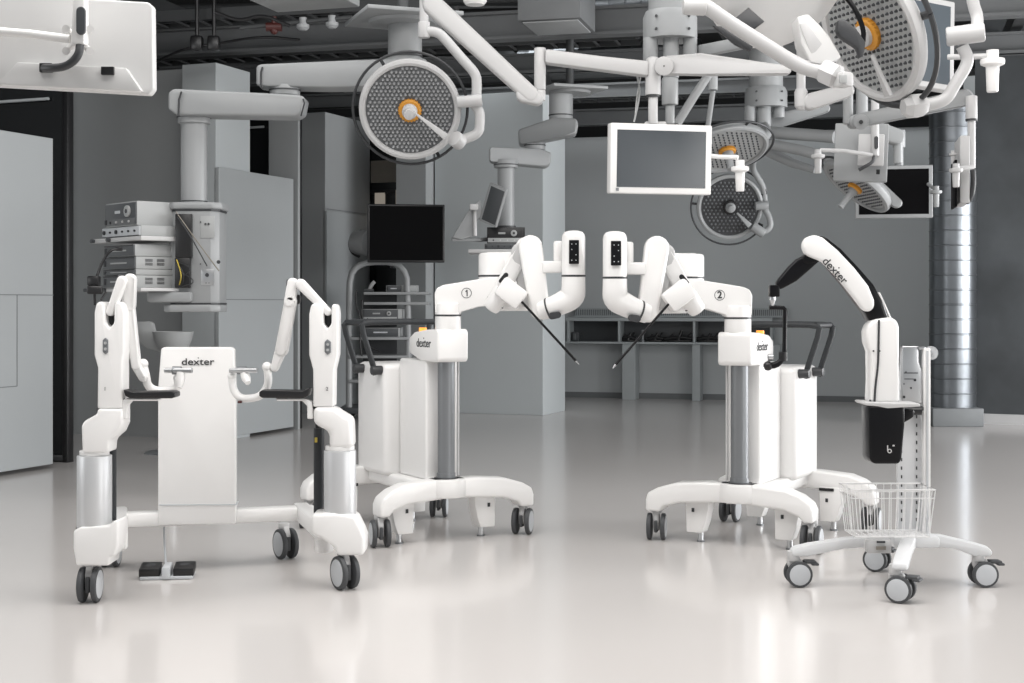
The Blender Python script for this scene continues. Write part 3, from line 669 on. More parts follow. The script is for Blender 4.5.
# rail posts
mb = MB(); mb.box((W(926, 304, 6.02).x, 6.02, .61), (.030, .035, .80), 0, 'white', .003); mb.box((W(926, 304, 6.02).x, 6.0, .61), (.008, .006, .78), 0, 'hub'); mb.build('rail_post', tr)
mb = MB(); mb.box((W(909, 304, 6.05).x, 6.05, .50), (.105, .018, .56), 0, 'trolley_paint', .003)
for i in range(14):
    for s in (-.035, .03): mb.box((W(909, 304, 6.05).x+s, 6.04, .27+.037*i), (.005, .004, .014), 0, 'dark')
mb.build('rail_plate', tr)
mb = MB(); mb.pxprism([(902, 346), (919, 346), (919, 362), (923, 372), (923, 404), (901, 404)], 6.04, .05, 'silver', .006); bk = mb.build('equipment_holder', tr)
mb = MB(); 
for px, py, r in ((915, 380, .006), (911, 388, .004), (904, 397, .006), (906, 372, .003), (904, 384, .003)): mb.cyl(W(px, py, 6.012), W(px, py, 6.02), r, m='ink', n=10)
mb.box(W(911, 373, 6.012), (.06, .003, .004), 0, 'ink'); mb.box(W(909, 379, 6.012), (.04, .003, .003), 0, 'ink'); mb.build('label_marks', bk)
mb = MB(); mb.box(W(921, 348, 6.03), (.03, .05, .012), 0, 'silver', .003); mb.cyl(W(931, 353, 6.05), W(931, 353, 6.03), .03, m='clear', n=28); mb.cyl(W(931, 353, 6.05), W(931, 353, 6.02), .006, m='silver', n=14); mb.build('guide_wheel', tr)
mb = MB(); mb.box(W(912, 408, 6.0), (.09, .05, .02), 0, 'dark', .005); mb.cyl(W(905, 411, 5.98), W(921, 411, 5.98), .017, m='black'); mb.build('clamp', tr)
# basket
bk = MB(); x0, x1, y0, y1, z0, z1 = 1.44, 1.805, 5.78, 5.99, .235, .432
x0 = W(850, 304, 5.80).x; x1 = W(934, 304, 5.80).x
def fr(z, k): return [V((x0+k, y0+k, z)), V((x1-k, y0+k, z)), V((x1-k, y1-k, z)), V((x0+k, y1-k, z))]
bk.tube(fr(z1, 0), .0035, 'wire_white', 8, closed=True); bk.tube(fr(z1-.035, .002), .002, 'wire_white', 8, closed=True); bk.tube(fr(z0, .02), .003, 'wire_white', 8, closed=True)
nx = 11
for i in range(nx+1):
    f = i/nx; xa = x0+(x1-x0)*f; xb = x0+.02+(x1-x0-.04)*f
    bk.tube([V((xa, y0, z1)), V((xb, y0+.02, z0)), V((xb, y1-.02, z0)), V((xa, y1, z1))], .0018, 'wire_white', 6)
for i in range(6):
    f = i/5; ya = y0+(y1-y0)*f; yb = y0+.02+(y1-y0-.04)*f
    bk.tube([V((x0, ya, z1)), V((x0+.02, yb, z0)), V((x1-.02, yb, z0)), V((x1, ya, z1))], .0018, 'wire_white', 6)
bk.build('wire_basket', tr)
# black hub with tray
mb = MB(); mb.pxprism([(869, 406), (905, 406), (905, 425), (902, 460), (899, 464), (874, 464), (870, 460)], 5.76, .13, 'gloss_black', .025, 4)
mb.pxprism([(893, 409), (915, 409), (915, 417), (903, 424), (893, 424)], 5.86, .08, 'gloss_black', .012); dh = mb.build('drape_hub', tr)
c = W(889.5, 451, 5.694); q = MB()
q.lathe(c, (0, -1, 0), [(.009, 0), (.009, .002), (.0055, .002), (.0055, 0)], 'white2', 20); q.box(c+V((-.008, -.001, .012)), (.004, .003, .022), 0, 'white2'); q.box(c+V((.016, -.001, .022)), (.008, .003, .006), 0, 'white2'); q.build('emblem', dh)
mb = MB(); mb.pxprism([(863, 403), (865, 402), (920, 403.5), (921, 406.5), (905, 407.5), (888, 409), (878, 406.5), (866, 405.5)], 5.77, .15, 'white2', .004); mb.build('tray', tr)
# lower arm body
mb = MB(); mb.pxprism([(870, 403), (871, 380), (870.5, 352), (867, 342), (866.5, 332), (868.5, 325), (873, 321), (879, 319), (891, 317.5), (896, 319), (899.5, 325), (899.5, 403)], 5.79, .10, 'white', .022, 4); lb = mb.build('arm_body', tr)
q = MB(); q.tube([W(879, 320, 5.737), W(878.5, 350, 5.737), W(878, 366, 5.737), W(875.5, 385, 5.737), W(874.5, 402, 5.737)], .0045, 'ink', 8, 1)
for px, py in ((873.5, 351), (879.5, 351), (870, 400.5), (874.5, 400.5)): q.cyl(W(px, py, 5.737), W(px, py, 5.75), .004, m='ink', n=8)
q.build('seam', lb)
mb = MB(); mb.pxprism([(818, 235), (826, 236.5), (842, 249), (860, 268), (874, 284), (883, 300), (889, 317), (889, 322), (871, 323), (866, 313), (845, 285), (820, 255)], 5.84, .10, 'gloss_black', .02, 3); mb.build('arm_core', tr)
mb = MB(); mb.pxprism([(880, 292), (886, 305), (891.5, 318), (889.5, 318.5), (883, 304), (878, 293)], 5.84, .06, 'white', .003); mb.build('edge_trim', tr)
mb = MB(); mb.pxprism([(802.5, 247), (804, 240), (809, 236), (816, 234.8), (823, 237.5), (838, 250), (855, 268), (869, 286), (875, 301), (874.5, 308), (870, 312), (864, 310.5), (853, 296), (838, 277), (823, 262), (814, 258.5), (806, 255)], 5.775, .05, 'white', .016, 3); sh = mb.build('arm_shell', tr)
a = W(825.5, 258.5, 5.7495); b = W(846.5, 281, 5.7495); r_ = (b-a).normalized(); u_ = V((0, 0, 1)); u_ = V((-r_.z, 0, r_.x)); u_ = V((0, -1, 0)).cross(r_)*1; u_ = u_ if u_.z > 0 else -u_
logo(.048, (a+b)/2-u_*.006+r_*.0, r_, u_, sh)
mb = MB(); mb.pxprism([(797, 259), (812, 252), (822, 259), (812, 268), (797, 281), (788, 286), (780, 290), (776, 284), (779, 279), (790, 266)], 5.80, .05, 'gloss_black', .01, 3); mb.rbar(W(816, 255, 5.8), W(808, 259, 5.8), .03, .022, .06, m='gloss_black', bevel=.008); mb.box(W(774, 291, 5.8), (S(10, 5.8), .05, S(12, 5.8)), 0, 'gloss_black', .006); fa = mb.build('forearm', tr)
q = MB(); q.cyl(W(772.5, 297, 5.8), W(772.5, 300, 5.8), .014, m='silver'); q.cyl(W(772.5, 300, 5.8), W(772.5, 306, 5.8), .013, .006, m='silver'); q.build('coupling', fa)
mb = MB(); mb.tube([W(769, 307.5, 5.8), W(778, 307.5, 5.8), W(785, 308, 5.8), W(785, 315, 5.8), W(784.5, 345, 5.8), W(784.5, 355, 5.8), W(781, 361, 5.8), W(776, 365, 5.8), W(768, 366, 5.8)], [.009]*5+[.011, .012, .014, .014], 'gloss_black', 14, 1); mb.cyl(W(768, 357, 5.79), W(773, 357, 5.79), .012, m='silver'); mb.cyl(W(783, 352, 5.8), W(783, 361, 5.8), .018, m='black'); mb.sphere(W(768, 366, 5.8), .02, 'black'); mb.build('scope_holder', tr)

# ------------------------------------------------------------------ surgical lights
def light(label, px, py, Y, n, R, ring=True, lens='lens', stripe=None, handle=.10, arcs=(30, 330), up=V((0, 0, 1)), back=False, ringoff=-.03, ringR=1.13, m='white2', ringr=.009, hr=1.0, bed='lens_bed', ls=.085, ds=.44):
    c = W(px, py, Y) if not isinstance(px, Vector) else px
    n = V(n).normalized(); x, y, z = frame(n, up)
    t = thing('surgical_light', label, 'surgical light', c, 'ceiling surgical lights')
    mb = MB(); mb.lathe(c, n, [(R*.86, -.002), (R*.88, .012), (R*.93, .018), (R*.985, .010), (R, -.012), (R*.99, -.035), (R*.9, -.062), (R*.6, -.085), (R*.25, -.095), (0, -.096)], m, 64); mb.build('lamp_housing', t)
    mb = MB(); mb.lathe(c, n, [(0, -.004), (R*.87, -.004), (R*.87, 0), (R*.2, 0.0005), (0, .0005)], bed, 48)
    mb.build('lamp_face', t)
    # lens array: small reflector cups in rings
    mb = MB(); s = R*ls; k = 0
    for i in range(-12, 13):
        for j in range(-12, 13):
            p = x*(i+.5*(j % 2))*s+y*j*s*.87
            if R*.24 < p.length < R*.83:
                t2 = bmesh.new(); q0 = c+p; v0 = t2.verts.new(q0+n*.014); N = 6
                a = [t2.verts.new(q0+(x*math.cos(2*PI*w/N)+y*math.sin(2*PI*w/N))*s*ds) for w in range(N)]
                b = [t2.verts.new(q0+n*.011+(x*math.cos(2*PI*w/N)+y*math.sin(2*PI*w/N))*s*ds*.55) for w in range(N)]
                for w in range(N): t2.faces.new((a[w], a[(w+1) % N], b[(w+1) % N], b[w])); t2.faces.new((b[w], b[(w+1) % N], v0))
                mb.add(t2, lens)
    mb.build('lens_array', t)
    mb = MB(); mb.lathe(c, n, [(R*.22*hr, 0), (R*.22*hr, .02), (R*.19*hr, .028), (R*.14*hr, .03), (0, .03)], 'black' if handle == .045 else 'orange', 28)
    for i in range(22):
        a = 2*PI*i/22; mb.cyl(c+(x*math.cos(a)+y*math.sin(a))*R*.215*hr+n*.004, c+(x*math.cos(a)+y*math.sin(a))*R*.215*hr+n*.022, .006, m='black' if handle == .045 else 'orange', n=6)
    mb.build('focus_ring', t)
    hcol = 'white2' if m != 'pendant' else 'pendant'
    mb = MB(); mb.lathe(c, n, [(R*.15*hr, .028), (R*.15*hr, .05), (R*.10*hr, .065), (R*.085*hr, handle+.05), (R*.10*hr, handle+.055), (R*.10*hr, handle+.07), (R*.05, handle+.075), (0, handle+.075)], hcol, 24); mb.build('sterile_handle', t)
    if stripe is not None:
        d = x*math.cos(stripe)+y*math.sin(stripe); e = n.cross(d)
        mb = MB(); mb.prism([c+d*R*.2+e*.008+n*.012, c+d*R*.82+e*.022+n*.012, c+d*R*.84-e*.022+n*.012, c+d*R*.2-e*.008+n*.012], n*.012, 'white2', .002)
        mb.build('control_strip', t)
    if ring:
        a0, a1 = [math.radians(v) for v in arcs]; N = 48
        pts = [c+n*ringoff+(x*math.cos(a0+(a1-a0)*i/N)+y*math.sin(a0+(a1-a0)*i/N))*R*ringR for i in range(N+1)]
        mb = MB(); mb.tube(pts, ringr, 'dark', 10)
        for a in (a0, a1, (a0+a1)/2):
            d = x*math.cos(a)+y*math.sin(a); mb.tube([c+n*ringoff+d*R*ringR, c+n*(ringoff)+d*R*.93], ringr*1.2, 'dark', 8)
        mb.build('ring_handle', t)
    return t, c, x, y, n
def tubes(t, name, pts, r, m='white2', sp=2):
    mb = MB(); mb.tube([W(*p) for p in pts], r, m, 16, sp); return mb.build(name, t)

# large light left of centre
lt, c, x, y, n = light('large round surgical light facing the viewer, top left of centre', 410, 110, 8.6, (.02, -.93, -.36), .315, stripe=None, ringoff=-.035, ringR=1.12, arcs=(-60, 300), lens='lens', handle=.06)
mb = MB(); a = W(416, 114, 8.45); b = W(446, 137, 8.5); dd = (b-a).normalized(); e = dd.cross(V((0, -1, 0)))
mb.prism([a+e*.006, b+e*.022, b-e*.022, a-e*.006], V((0, .02, 0)), 'white2', .003); mb.build('control_strip', lt)
tubes(lt, 'yoke', [(458, 141, 8.6), (468, 138, 8.6), (479, 133, 8.6), (480, 122, 8.6), (480, 112, 8.6), (474, 104, 8.6)], .034*.9)
mb = MB(); mb.cyl(W(457, 102.5, 8.55), W(482, 100, 8.55), .036, m='white2', bevel=.004); mb.build('yoke_joint', lt); mb = MB(); mb.cyl(W(454, 138, 8.55), W(461, 143, 8.6), .05, m='white2', bevel=.01); mb.build('yoke_joint', lt)
tubes(lt, 'support_arm', [(476, 100, 8.6), (477, 85, 8.6), (476, 74, 8.6), (463, 60, 8.6), (446, 40, 8.6), (438, 32, 8.6), (424, 31, 8.6)], .031)
mb = MB(); mb.cyl(W(424, 38, 8.6), W(424, 22, 8.6), .036, m='white2', bevel=.005); mb.cyl(W(424, 22, 8.6), W(424, -219, 8.6), .028, m='white2'); mb.build('arm_joint', lt)

# big light near the right corner
Rb = .33
lt, c, x, y, n = light('largest tilted surgical light cut by the top edge, in front of the big grey monitor', 870, 33, 6.3, (-.856, -.318, -.418), Rb, stripe=None, ringoff=-.05, ringR=1.12, arcs=(0, 359), lens='device_dark', bed='device', ls=.10, ds=.27, handle=.05, m='white2', ringr=.013)
BIG = (c, x, y, n)
mb = MB(); a = W(872, 55, 6.22); b = W(889, 96, 6.25); dd = (b-a).normalized(); e = dd.cross(n)
mb.prism([a+e*.004+n*.0, b+e*.02, b-e*.02, a-e*.004], n*.02, 'white2', .003); mb.build('control_strip', lt)
tubes(lt, 'yoke', [(918, 106, 6.3), (934, 104, 6.3), (947, 99, 6.3), (954, 86, 6.3), (966, 67, 6.3), (968, 58, 6.3), (962, 46, 6.3)], .028)
mb = MB(); mb.lathe(W(903, 107, 6.28), W(928, 105, 6.3)-W(903, 107, 6.28), [(0, 0), (.035, 0), (.058, .03), (.058, .08), (.035, .112), (0, .112)], 'white2', 6); mb.build('yoke_joint', lt); mb = MB(); mb.cyl(W(946, 37, 6.3), W(985, 32, 6.25), .043, m='white2', bevel=.01); mb.cyl(W(958, 36, 6.3), W(959, 36, 6.3), .0435, m='hub'); mb.build('yoke_joint', lt)
tubes(lt, 'support_arm', [(976, 32, 6.27), (978, 18, 6.3), (973, 4, 6.3), (971, -14, 6.3), (971, -120, 6.3), (971, -410, 6.3)], .027)
# the black camera arm hanging across its face
mb = MB(); mb.tube([W(842, -8, 6.02), W(856, 10, 6.0), (W(864, 30, 6.0)), W(863, 42, 6.0)], .011, 'gloss_black', 10, 2)
mb.pxprism([(838, 20), (845, 19), (857, 29), (866, 42), (864, 55), (860, 58), (858, 48), (840, 36), (837, 30)], 6.0, .05, 'dark', .008); mb.build('camera_module', lt)

# back of another light, left of the big one
lt, c, x, y, n = light('white surgical light seen from its rear side, cut by the top edge', 776, -30, 6.0, (-.35, .80, .5), .345, ring=False, handle=.05, m='shell_white', ringr=.014)
nb = -n
mb = MB(); mb.prism([W(712, 26, 5.9), W(722, 27, 5.9), W(738, 38, 5.9), W(753, 47, 5.9), W(750, 52, 5.9), W(735, 45, 5.9)], (0, .03, 0), 'dark', .005); mb.build('ring_handle', lt)
bc = c+nb*.085
mb = MB(); p = W(748, 19, 5.86); mb.prism([W(733, 20, 5.90), W(748, 8, 5.90), W(764, 22, 5.88), W(752, 31, 5.88)], V((.0, -.03, -.0)), 'dark', .003); mb.build('rear_cover', lt)
mb = MB(); mb.prism([W(794, 20, 5.82), W(805, 17, 5.82), W(816, 28, 5.82), W(824, 36, 5.80), W(838, 60, 5.80), W(822, 68, 5.80), W(808, 65, 5.80), W(798, 46, 5.82)], V((0, .13, 0)), 'shell_white', .008); mb.prism([W(799, 24, 5.745), W(806, 22, 5.745), W(822, 44, 5.745), W(812, 58, 5.745)], V((0, .01, 0)), 'white2', .004); mb.lathe(W(826, 72, 5.75), V((.8, -.5, -.5)), [(0, -.02), (.045, -.02), (.055, 0), (.055, .05), (.04, .062), (0, .062)], 'white2', 6)
mb.box(W(843, 80, 5.7), (.06, .07, .06), .5, 'white2', .012); mb.box(W(843, 79, 5.655), (.032, .012, .034), .2, 'device', .003); mb.build('gimbal', lt)
tubes(lt, 'yoke', [(834, 74, 5.74), (815, 71, 5.76), (795, 64, 5.78), (760, 42, 5.76), (725, 20, 5.74), (706, 6, 5.72), (690, 2, 5.72)], .031, 'white2')
mb = MB(); mb.cyl(W(683, 6, 5.72), W(706, 7, 5.72), .036, m='white2', bevel=.008); mb.cyl(W(700, -482, 5.72), W(700, 4, 5.72), .026, m='white2'); mb.build('arm_joint', lt)

# lights farther back
lt, c, x, y, n = light('surgical light facing down, right behind the central monitor', 727, 150, 10.6, (.12, -.42, -.88), .32, ringoff=-.02, ringR=1.12, arcs=(-40, 210), lens='device_dark', bed='device', ls=.12, ds=.22, handle=.10, m='pendant', hr=.9)
tubes(lt, 'support_arm', [(762, 139, 10.6), (768, 134, 10.7), (766, 128, 11.2), (765, 126, 11.9)], .035, 'pendant')
lt, c, x, y, n = light('dark-faced surgical light below and behind the central monitor', 730, 207, 13.0, (-.02, -.97, -.24), .31, ringoff=-.02, ringR=1.16, arcs=(20, 330), lens='steel', bed='dark', ls=.12, ds=.30, handle=.045, m='pendant')
mb = MB(); a = W(737, 213, 12.9); b = W(750, 226, 12.9); dd = (b-a).normalized(); e = dd.cross(V((0, -1, 0))); mb.prism([a+e*.008, b+e*.025, b-e*.025, a-e*.008], V((0, .02, 0)), 'pendant', .003); mb.build('control_strip', lt)
tubes(lt, 'yoke', [(758, 231, 13.0), (764, 232, 13.0), (771, 227, 13.0), (769, 216, 13.0), (764, 208, 13.0)], .03, 'pendant')
mb = MB(); mb.cyl(W(755, 206, 12.95), W(768, 205, 12.95), .04, m='pendant', bevel=.005); mb.build('yoke_joint', lt); mb = MB(); mb.cyl(W(752, 226, 12.95), W(764, 234, 12.95), .045, m='pendant', bevel=.01); mb.build('yoke_joint', lt)
tubes(lt, 'support_arm', [(765, 204, 13.0), (764, 188, 13.0), (757, 176, 12.9), (752, 168, 12.8), (756, 150, 12.4), (761, 143, 12.1)], .028, 'pendant')
lt, c, x, y, n = light('narrow tilted surgical light in front of the black wall monitor', 856, 187, 10.2, (-.62, -.09, -.776), .285, ringoff=-.02, ringR=1.10, arcs=(60, 220), lens='device_dark', bed='device', ls=.12, ds=.22, handle=.12, m='pendant', hr=.85)
mb = MB(); mb.rbar(W(878, 187, 10.2), W(898, 203, 10.1), .05, .035, .06, m='pendant', bevel=.012); mb.rbar(W(868, 180, 10.4), W(888, 193, 10.3), .03, .03, .05, m='pendant', bevel=.01); mb.tube([W(874, 184, 10.35), W(866, 172, 10.8), W(850, 162, 11.3), W(838, 160, 11.5)], .03, 'pendant', 12, 1); mb.build('yoke', lt)

# ------------------------------------------------------------------ monitors
def monitor(label, c, w, h, R, face, body, d=.05, bez=.035, name='monitor', group='ceiling monitors', bezel_front=None):
    """R columns: right, back(into), up"""
    t = thing(name, label, 'monitor', c, group)
    mb = MB(); mb.box(c, (w, d, h), R=R, m=body, bevel=.008, seg=3); mb.build('monitor_casing', t)
    q = MB(); q.box(V(c)-R.col[1]*(d/2+.0005), (w-2*bez, .003, h-2*bez), R=R, m=face); q.build('screen', t)
    return t
def rotm(yaw, pitch=0, roll=0): return Matrix.Rotation(yaw, 3, 'Z') @ Matrix.Rotation(pitch, 3, 'X') @ Matrix.Rotation(roll, 3, 'Y')
# central
c = W(659.5, 159.5, 7.55); R = rotm(.22, -.04, math.radians(1.8))
t = monitor('white framed grey monitor hanging in the centre between the two robot arms', c, .57, .375, rotm(.22, .05, .0), 'screen', 'white', d=.07)
q = MB(); q.box(c-R.col[1]*.037-R.col[2]*.178-R.col[0]*.245, (.016, .004, .016), R=R, m='steel'); q.build('badge', t)
mb = MB(); mb.cyl(W(653, 124, 7.6), W(653, 97, 7.6), .026, m='white2', bevel=.003); mb.box(W(655, 135, 7.66), (.12, .08, .14), 0, 'white2', .01); mb.build('mount', t)
mb = MB(); mb.tube([W(710, 156, 7.6), W(720, 157, 7.55), W(738, 157.5, 7.5)], .013, 'white', 10); a = mb.build('handle_bar', t)
def grip(parent, px, py, Y, m='white', s=1.0, name='sterile_grip'):
    k = S(1, Y)*s; p = W(px, py, Y); mb = MB()
    mb.lathe(p, (0, 0, -1), [(0, -7*k), (5.5*k, -7*k), (5.5*k, 0), (10.5*k, 1*k), (11*k, 3*k), (10.5*k, 6*k), (6*k, 8*k), (5.2*k, 30*k), (4.6*k, 31*k), (0, 31*k)], m, 24)
    return mb.build(name, parent)
grip(t, 740, 166, 7.5, s=.82)
# cable
mb = MB(); mb.tube([W(637, 75, 7.7), W(640, 90, 7.7), W(638, 105, 7.7), W(634, 122, 7.7)], .006, 'device', 6, 2); mb.tube([W(641, 75, 7.7), W(637, 95, 7.7), W(635, 118, 7.7)], .004, 'white2', 6, 2); mb.build('cable', t)
# ceiling suspension that carries the central monitor
st = thing('monitor_suspension', 'white jointed spring arm running from the top edge to the central monitor', 'support arm', W(653, 60, 7.6))
mb = MB(); mb.rbar(W(432, 3, 7.6), W(531, 94, 7.6), S(10, 7.6), S(8, 7.6), .10, bevel=.02, m='white2'); mb.rbar(W(525, 93, 7.6), W(537, 98, 7.6), S(9, 7.6), S(6.5, 7.6), .09, bevel=.015, m='white2'); mb.cyl(W(428, 2, 7.6), W(428, -288, 7.6), .035, m='white2'); mb.build('spring_arm', st)
mb = MB(); mb.cyl(W(540, 48, 7.6), W(540, 90, 7.6), S(5.8, 7.6), m='white2', bevel=.004); mb.cyl(W(540, 90, 7.6), W(540, 101, 7.6), S(5.6, 7.6), m='white2', bevel=.006); mb.build('pivot_post', st)
mb = MB(); mb.prism([W(545, 50, 7.6), W(600, 57, 7.6), W(648, 62, 7.6), W(648, 77, 7.6), (W(600, 71, 7.6)), W(545, 64, 7.6)], (0, .09, 0), 'white2', .014); mb.build('extension_arm', st)
mb = MB(); mb.lathe(W(653, 57, 7.6), (0, 0, -1), [(0, 0), (.02, 0), (.036, .01), (.042, .03), (.042, S(38, 7.6)), (0, S(38, 7.6))], 'white2'); mb.cyl(W(653, 94, 7.6), W(653, 97, 7.6), .038, m='dark'); mb.build('pivot_head', st)
mb = MB(); mb.cyl(W(664, 66, 7.5), W(664, 66, 7.62), S(9.5, 7.55), m='white2', bevel=.006); mb.cyl(W(664, 66, 7.497), W(664, 66, 7.5), .004, m='ink'); mb.build('pivot_disc', st)
mb = MB(); mb.prism([W(664, 57, 7.58), W(700, 54, 7.5), W(790, 67, 7.2), W(790, 75, 7.2), W(700, 75, 7.5), W(664, 75, 7.58)], (0, .09, 0), 'white2', .014); mb.build('balance_arm', st)
# top left monitor seen from behind
c = W(68, 37, 4.3); R = rotm(PI-.42, -.03, math.radians(0))
RB = rotm(-.05, 0, math.radians(2.2))
t = thing('monitor', 'large white monitor seen from behind at the top left corner', 'monitor', c, 'ceiling monitors')
mb = MB(); mb.pxprism([(-90, -12), (148, 2), (152.5, 6), (153.5, 89), (149, 94.5), (-90, 81)], 4.32, .045, 'shell_white', .006, 3); ca = mb.build('monitor_casing', t)
q = MB(); q.pxprism([(-80, -6), (146, 6), (147, 86), (-80, 74)], 4.348, .006, 'screen_grey', .001); q.build('screen', t)
q = MB(); q.prism([W(3, 84, 4.3), W(21, 64, 4.3), W(129, 70, 4.3), W(144, 92, 4.3), W(140, 93, 4.3), W(3, 86, 4.3)], (0, .07, 0), 'shell_white', .008); q.build('port_cover', ca)
q = MB(); q.box(W(46.5, 68, 4.262), (S(12.5, 4.3), .02, S(9, 4.3)), 0, 'black', .002); q.build('port_opening', ca); q = MB(); q.box(W(108, 71, 4.262), (S(12.5, 4.3), .02, S(8, 4.3)), 0, 'black', .002); q.build('port_opening', ca)
q = MB(); q.prism([W(75, -20, 4.2), W(87, -20, 4.2), W(87, 46, 4.2), W(73, 46, 4.2)], (0, .05, 0), 'white', .01); q.rbar(W(80.5, 11, 4.17), W(80.5, 30, 4.17), S(4.6, 4.2), S(4.6, 4.2), .012, m='device_dark', bevel=.003); q.build('mount', t)
q = MB()
for a, b in ((66, 29), (90, 29), (66, 51), (90, 51)): q.tube([W(78, 40, 4.24), W(a, b, 4.24)], .010, 'white', 8); q.cyl(W(a, b, 4.2), W(a, b, 4.25), .012, m='white', n=12)
q.tube([W(-20, 30, 4.2), W(30, 34, 4.2), W(70, 39, 4.2)], .013, 'white', 12); q.build('mount_bracket', t)
q = MB(); q.tube([W(80, 45, 4.19), W(79, 54, 4.18), W(73, 62, 4.18), W(64, 67, 4.19), W(52, 68, 4.2), (W(44, 68, 4.23))], .0125, 'dark', 12, 2); q.build('cable', t)
# big grey monitor right, behind the big light
c = W(911, 45, 6.95)
t = monitor('big white framed monitor with blank blue-grey screen, top right', c+V((.0, 0, .02)), .50, .46, rotm(.42, -.06, .07), 'screen_grey', 'white2', d=.06, bez=.03)
mb = MB(); mb.tube([W(948, 57, 6.9), W(965, 57, 6.85), W(990, 56, 6.8)], .014, 'white2', 10); mb.build('handle_bar', t); grip(t, 992.5, 58, 6.8, s=1.1)
mb = MB(); mb.cyl(W(905, 20, 7.25), W(905, -12, 7.25), .035, m='white2'); mb.box(W(905, 25, 7.15), (.14, .12, .14), .3, 'white2', .02); mb.build('mount', t)
# black screen monitor on the rear right
c = W(893.5, 192, 11.2)
t = monitor('black screen monitor with pale frame in front of the rear wall, beside the round duct', c, .60, .42, rotm(-.20, 0, 0), 'screen_black', 'pendant', d=.06, bez=.03)
mb = MB(); mb.tube([W(928, 184, 11.1), W(936, 190, 11.0)], .014, 'pendant', 8); mb.build('handle_bar', t); grip(t, 936, 190, 11.0, 'pendant', .55)
mb = MB(); mb.cyl(W(899, 168, 11.3), W(899, 148, 11.3), .035, m='pendant'); mb.cyl(W(899, 148, 11.3), W(899, 130, 11.3), .05, m='pendant', bevel=.01); mb.build('mount', t)
# pale boxy monitor seen from behind
c = W(861, 153, 9.0); R = rotm(-.25, 0, .04)
t = thing('monitor', 'pale boxy monitor seen from behind, above the narrow tilted light', 'monitor', c, 'ceiling monitors')
mb = MB(); mb.box(c, (.335, .09, .37), R=R, m='pendant', bevel=.008); mb.build('monitor_casing', t)
mb = MB(); mb.box(c+R.col[1]*.047, (.29, .006, .33), R=R, m='screen_grey'); mb.build('screen', t)
mb = MB(); mb.box(W(871, 150, 8.89), (.16, .03, .20), R=R, m='white2', bevel=.006); mb.box(W(878, 172, 8.88), (.022, .02, .03), R=R, m='black'); mb.build('port_cover', t)
mb = MB(); mb.cyl(W(875, 100, 8.86), W(875, 156, 8.86), S(4, 8.9), m='white2', bevel=.004); mb.rbar(W(876.5, 138, 8.825), W(876.5, 147, 8.825), .012, .012, .012, m='dark', bevel=.002); mb.build('mount', t)
mb = MB(); mb.tube([W(874, 156, 8.84), W(873, 162, 8.83), W(866, 166, 8.83), W(859, 170, 8.85)], .011, 'dark', 10, 2); mb.build('cable', t)
mb = MB(); mb.tube([W(820, 150, 8.8), W(845, 151, 8.8), W(872, 155, 8.84)], .013, 'white2', 10); mb.build('handle_bar', t); grip(t, 818, 154, 8.8, 'white2', .62)
# monitor seen edge on beside the duct
c = W(961, 172, 8.0)
t = thing('monitor', 'slim monitor turned edge-on in front of the round duct', 'monitor', c, 'ceiling monitors')
mb = MB(); mb.box(W(962, 172, 8.0), (.055, .34, .38), R=rotm(-.22), m='white2', bevel=.01); mb.build('monitor_casing', t)
mb = MB(); mb.box(W(954, 185, 7.9), (.012, .26, .26), R=rotm(-.22), m='screen_black', bevel=.002); mb.build('screen', t)
mb = MB(); mb.cyl(W(971.5, 120, 7.9), W(971.5, 168, 7.9), .022, m='white2'); mb.cyl(W(971.5, 96, 7.9), W(971.5, 120, 7.9), .032, m='white2', bevel=.005); mb.cyl(W(971.5, 119, 7.9), W(971.5, 121, 7.9), .033, m='dark'); mb.build('mount', t)
mb = MB(); mb.tube([W(973, 170, 7.85), W(973.5, 182, 7.84), W(972, 196, 7.84), W(966, 203, 7.86)], .016, 'dark', 10, 2); mb.build('cable', t)
mb = MB(); mb.tube([W(973, 167, 7.8), W(962, 168, 7.75), W(956, 168, 7.75)], .013, 'white2', 10); mb.build('handle_bar', t); grip(t, 956, 168, 7.72, 'white2', .62); grip(t, 953, 153, 7.9, 'white2', .35)
st = thing('spring_arm', 'pale spring arm rising to the right above the round duct', 'support arm', W(848, 115, 8.3))
mb = MB(); mb.rbar(W(856, 121, 8.3), W(966, 97, 7.95), S(7, 8), S(8.5, 8), .09, m='pendant', bevel=.015); mb.build('spring_link', st)
mb = MB(); mb.cyl(W(848, -238, 8.3), W(848, 124, 8.3), S(5, 8.3), m='pendant'); mb.cyl(W(861, 122, 8.2), W(861, 122, 8.36), .045, m='pendant', bevel=.004); mb.cyl(W(861, 122, 8.19), W(861, 122, 8.2), .012, m='dark'); mb.build('pivot_post', st)
st = thing('spring_arm', 'short pale spring arm hanging below the tilted lights, left of the boxy monitor', 'support arm', W(801, 95, 8.0))
mb = MB(); mb.cyl(W(801, -258, 8.0), W(801, 95, 8.0), S(4.5, 8), m='white2'); mb.lathe(W(801, 110, 8.0), (0, 0, 1), [(0, 0), (.02, .0), (.036, .02), (.038, S(18, 8)), (.03, S(21, 8)), (0, S(21, 8))], 'white2'); mb.build('pivot_post', st)
mb = MB(); mb.rbar(W(812, 101, 8.0), W(848, 90, 7.9), S(8.5, 8), S(7, 8), .08, m='white2', bevel=.015); mb.cyl(W(816, 100, 7.95), W(816, 100, 7.955), .012, m='dark'); mb.build('spring_link', st)
mb = MB(); mb.cyl(W(862, -170, 9.6), W(862, 118, 9.6), .04, m='pendant'); mb.tube([W(862, 112, 9.6), W(866, 120, 9.6), W(880, 130, 9.6)], .04, 'pendant', 14, 1); mb.rbar(W(880, 130, 9.6), W(897, 136, 9.6), .055, .055, .09, m='pendant', bevel=.015); mb.cyl(W(898, 138, 9.6), W(898, 163, 9.6), .032, m='pendant')
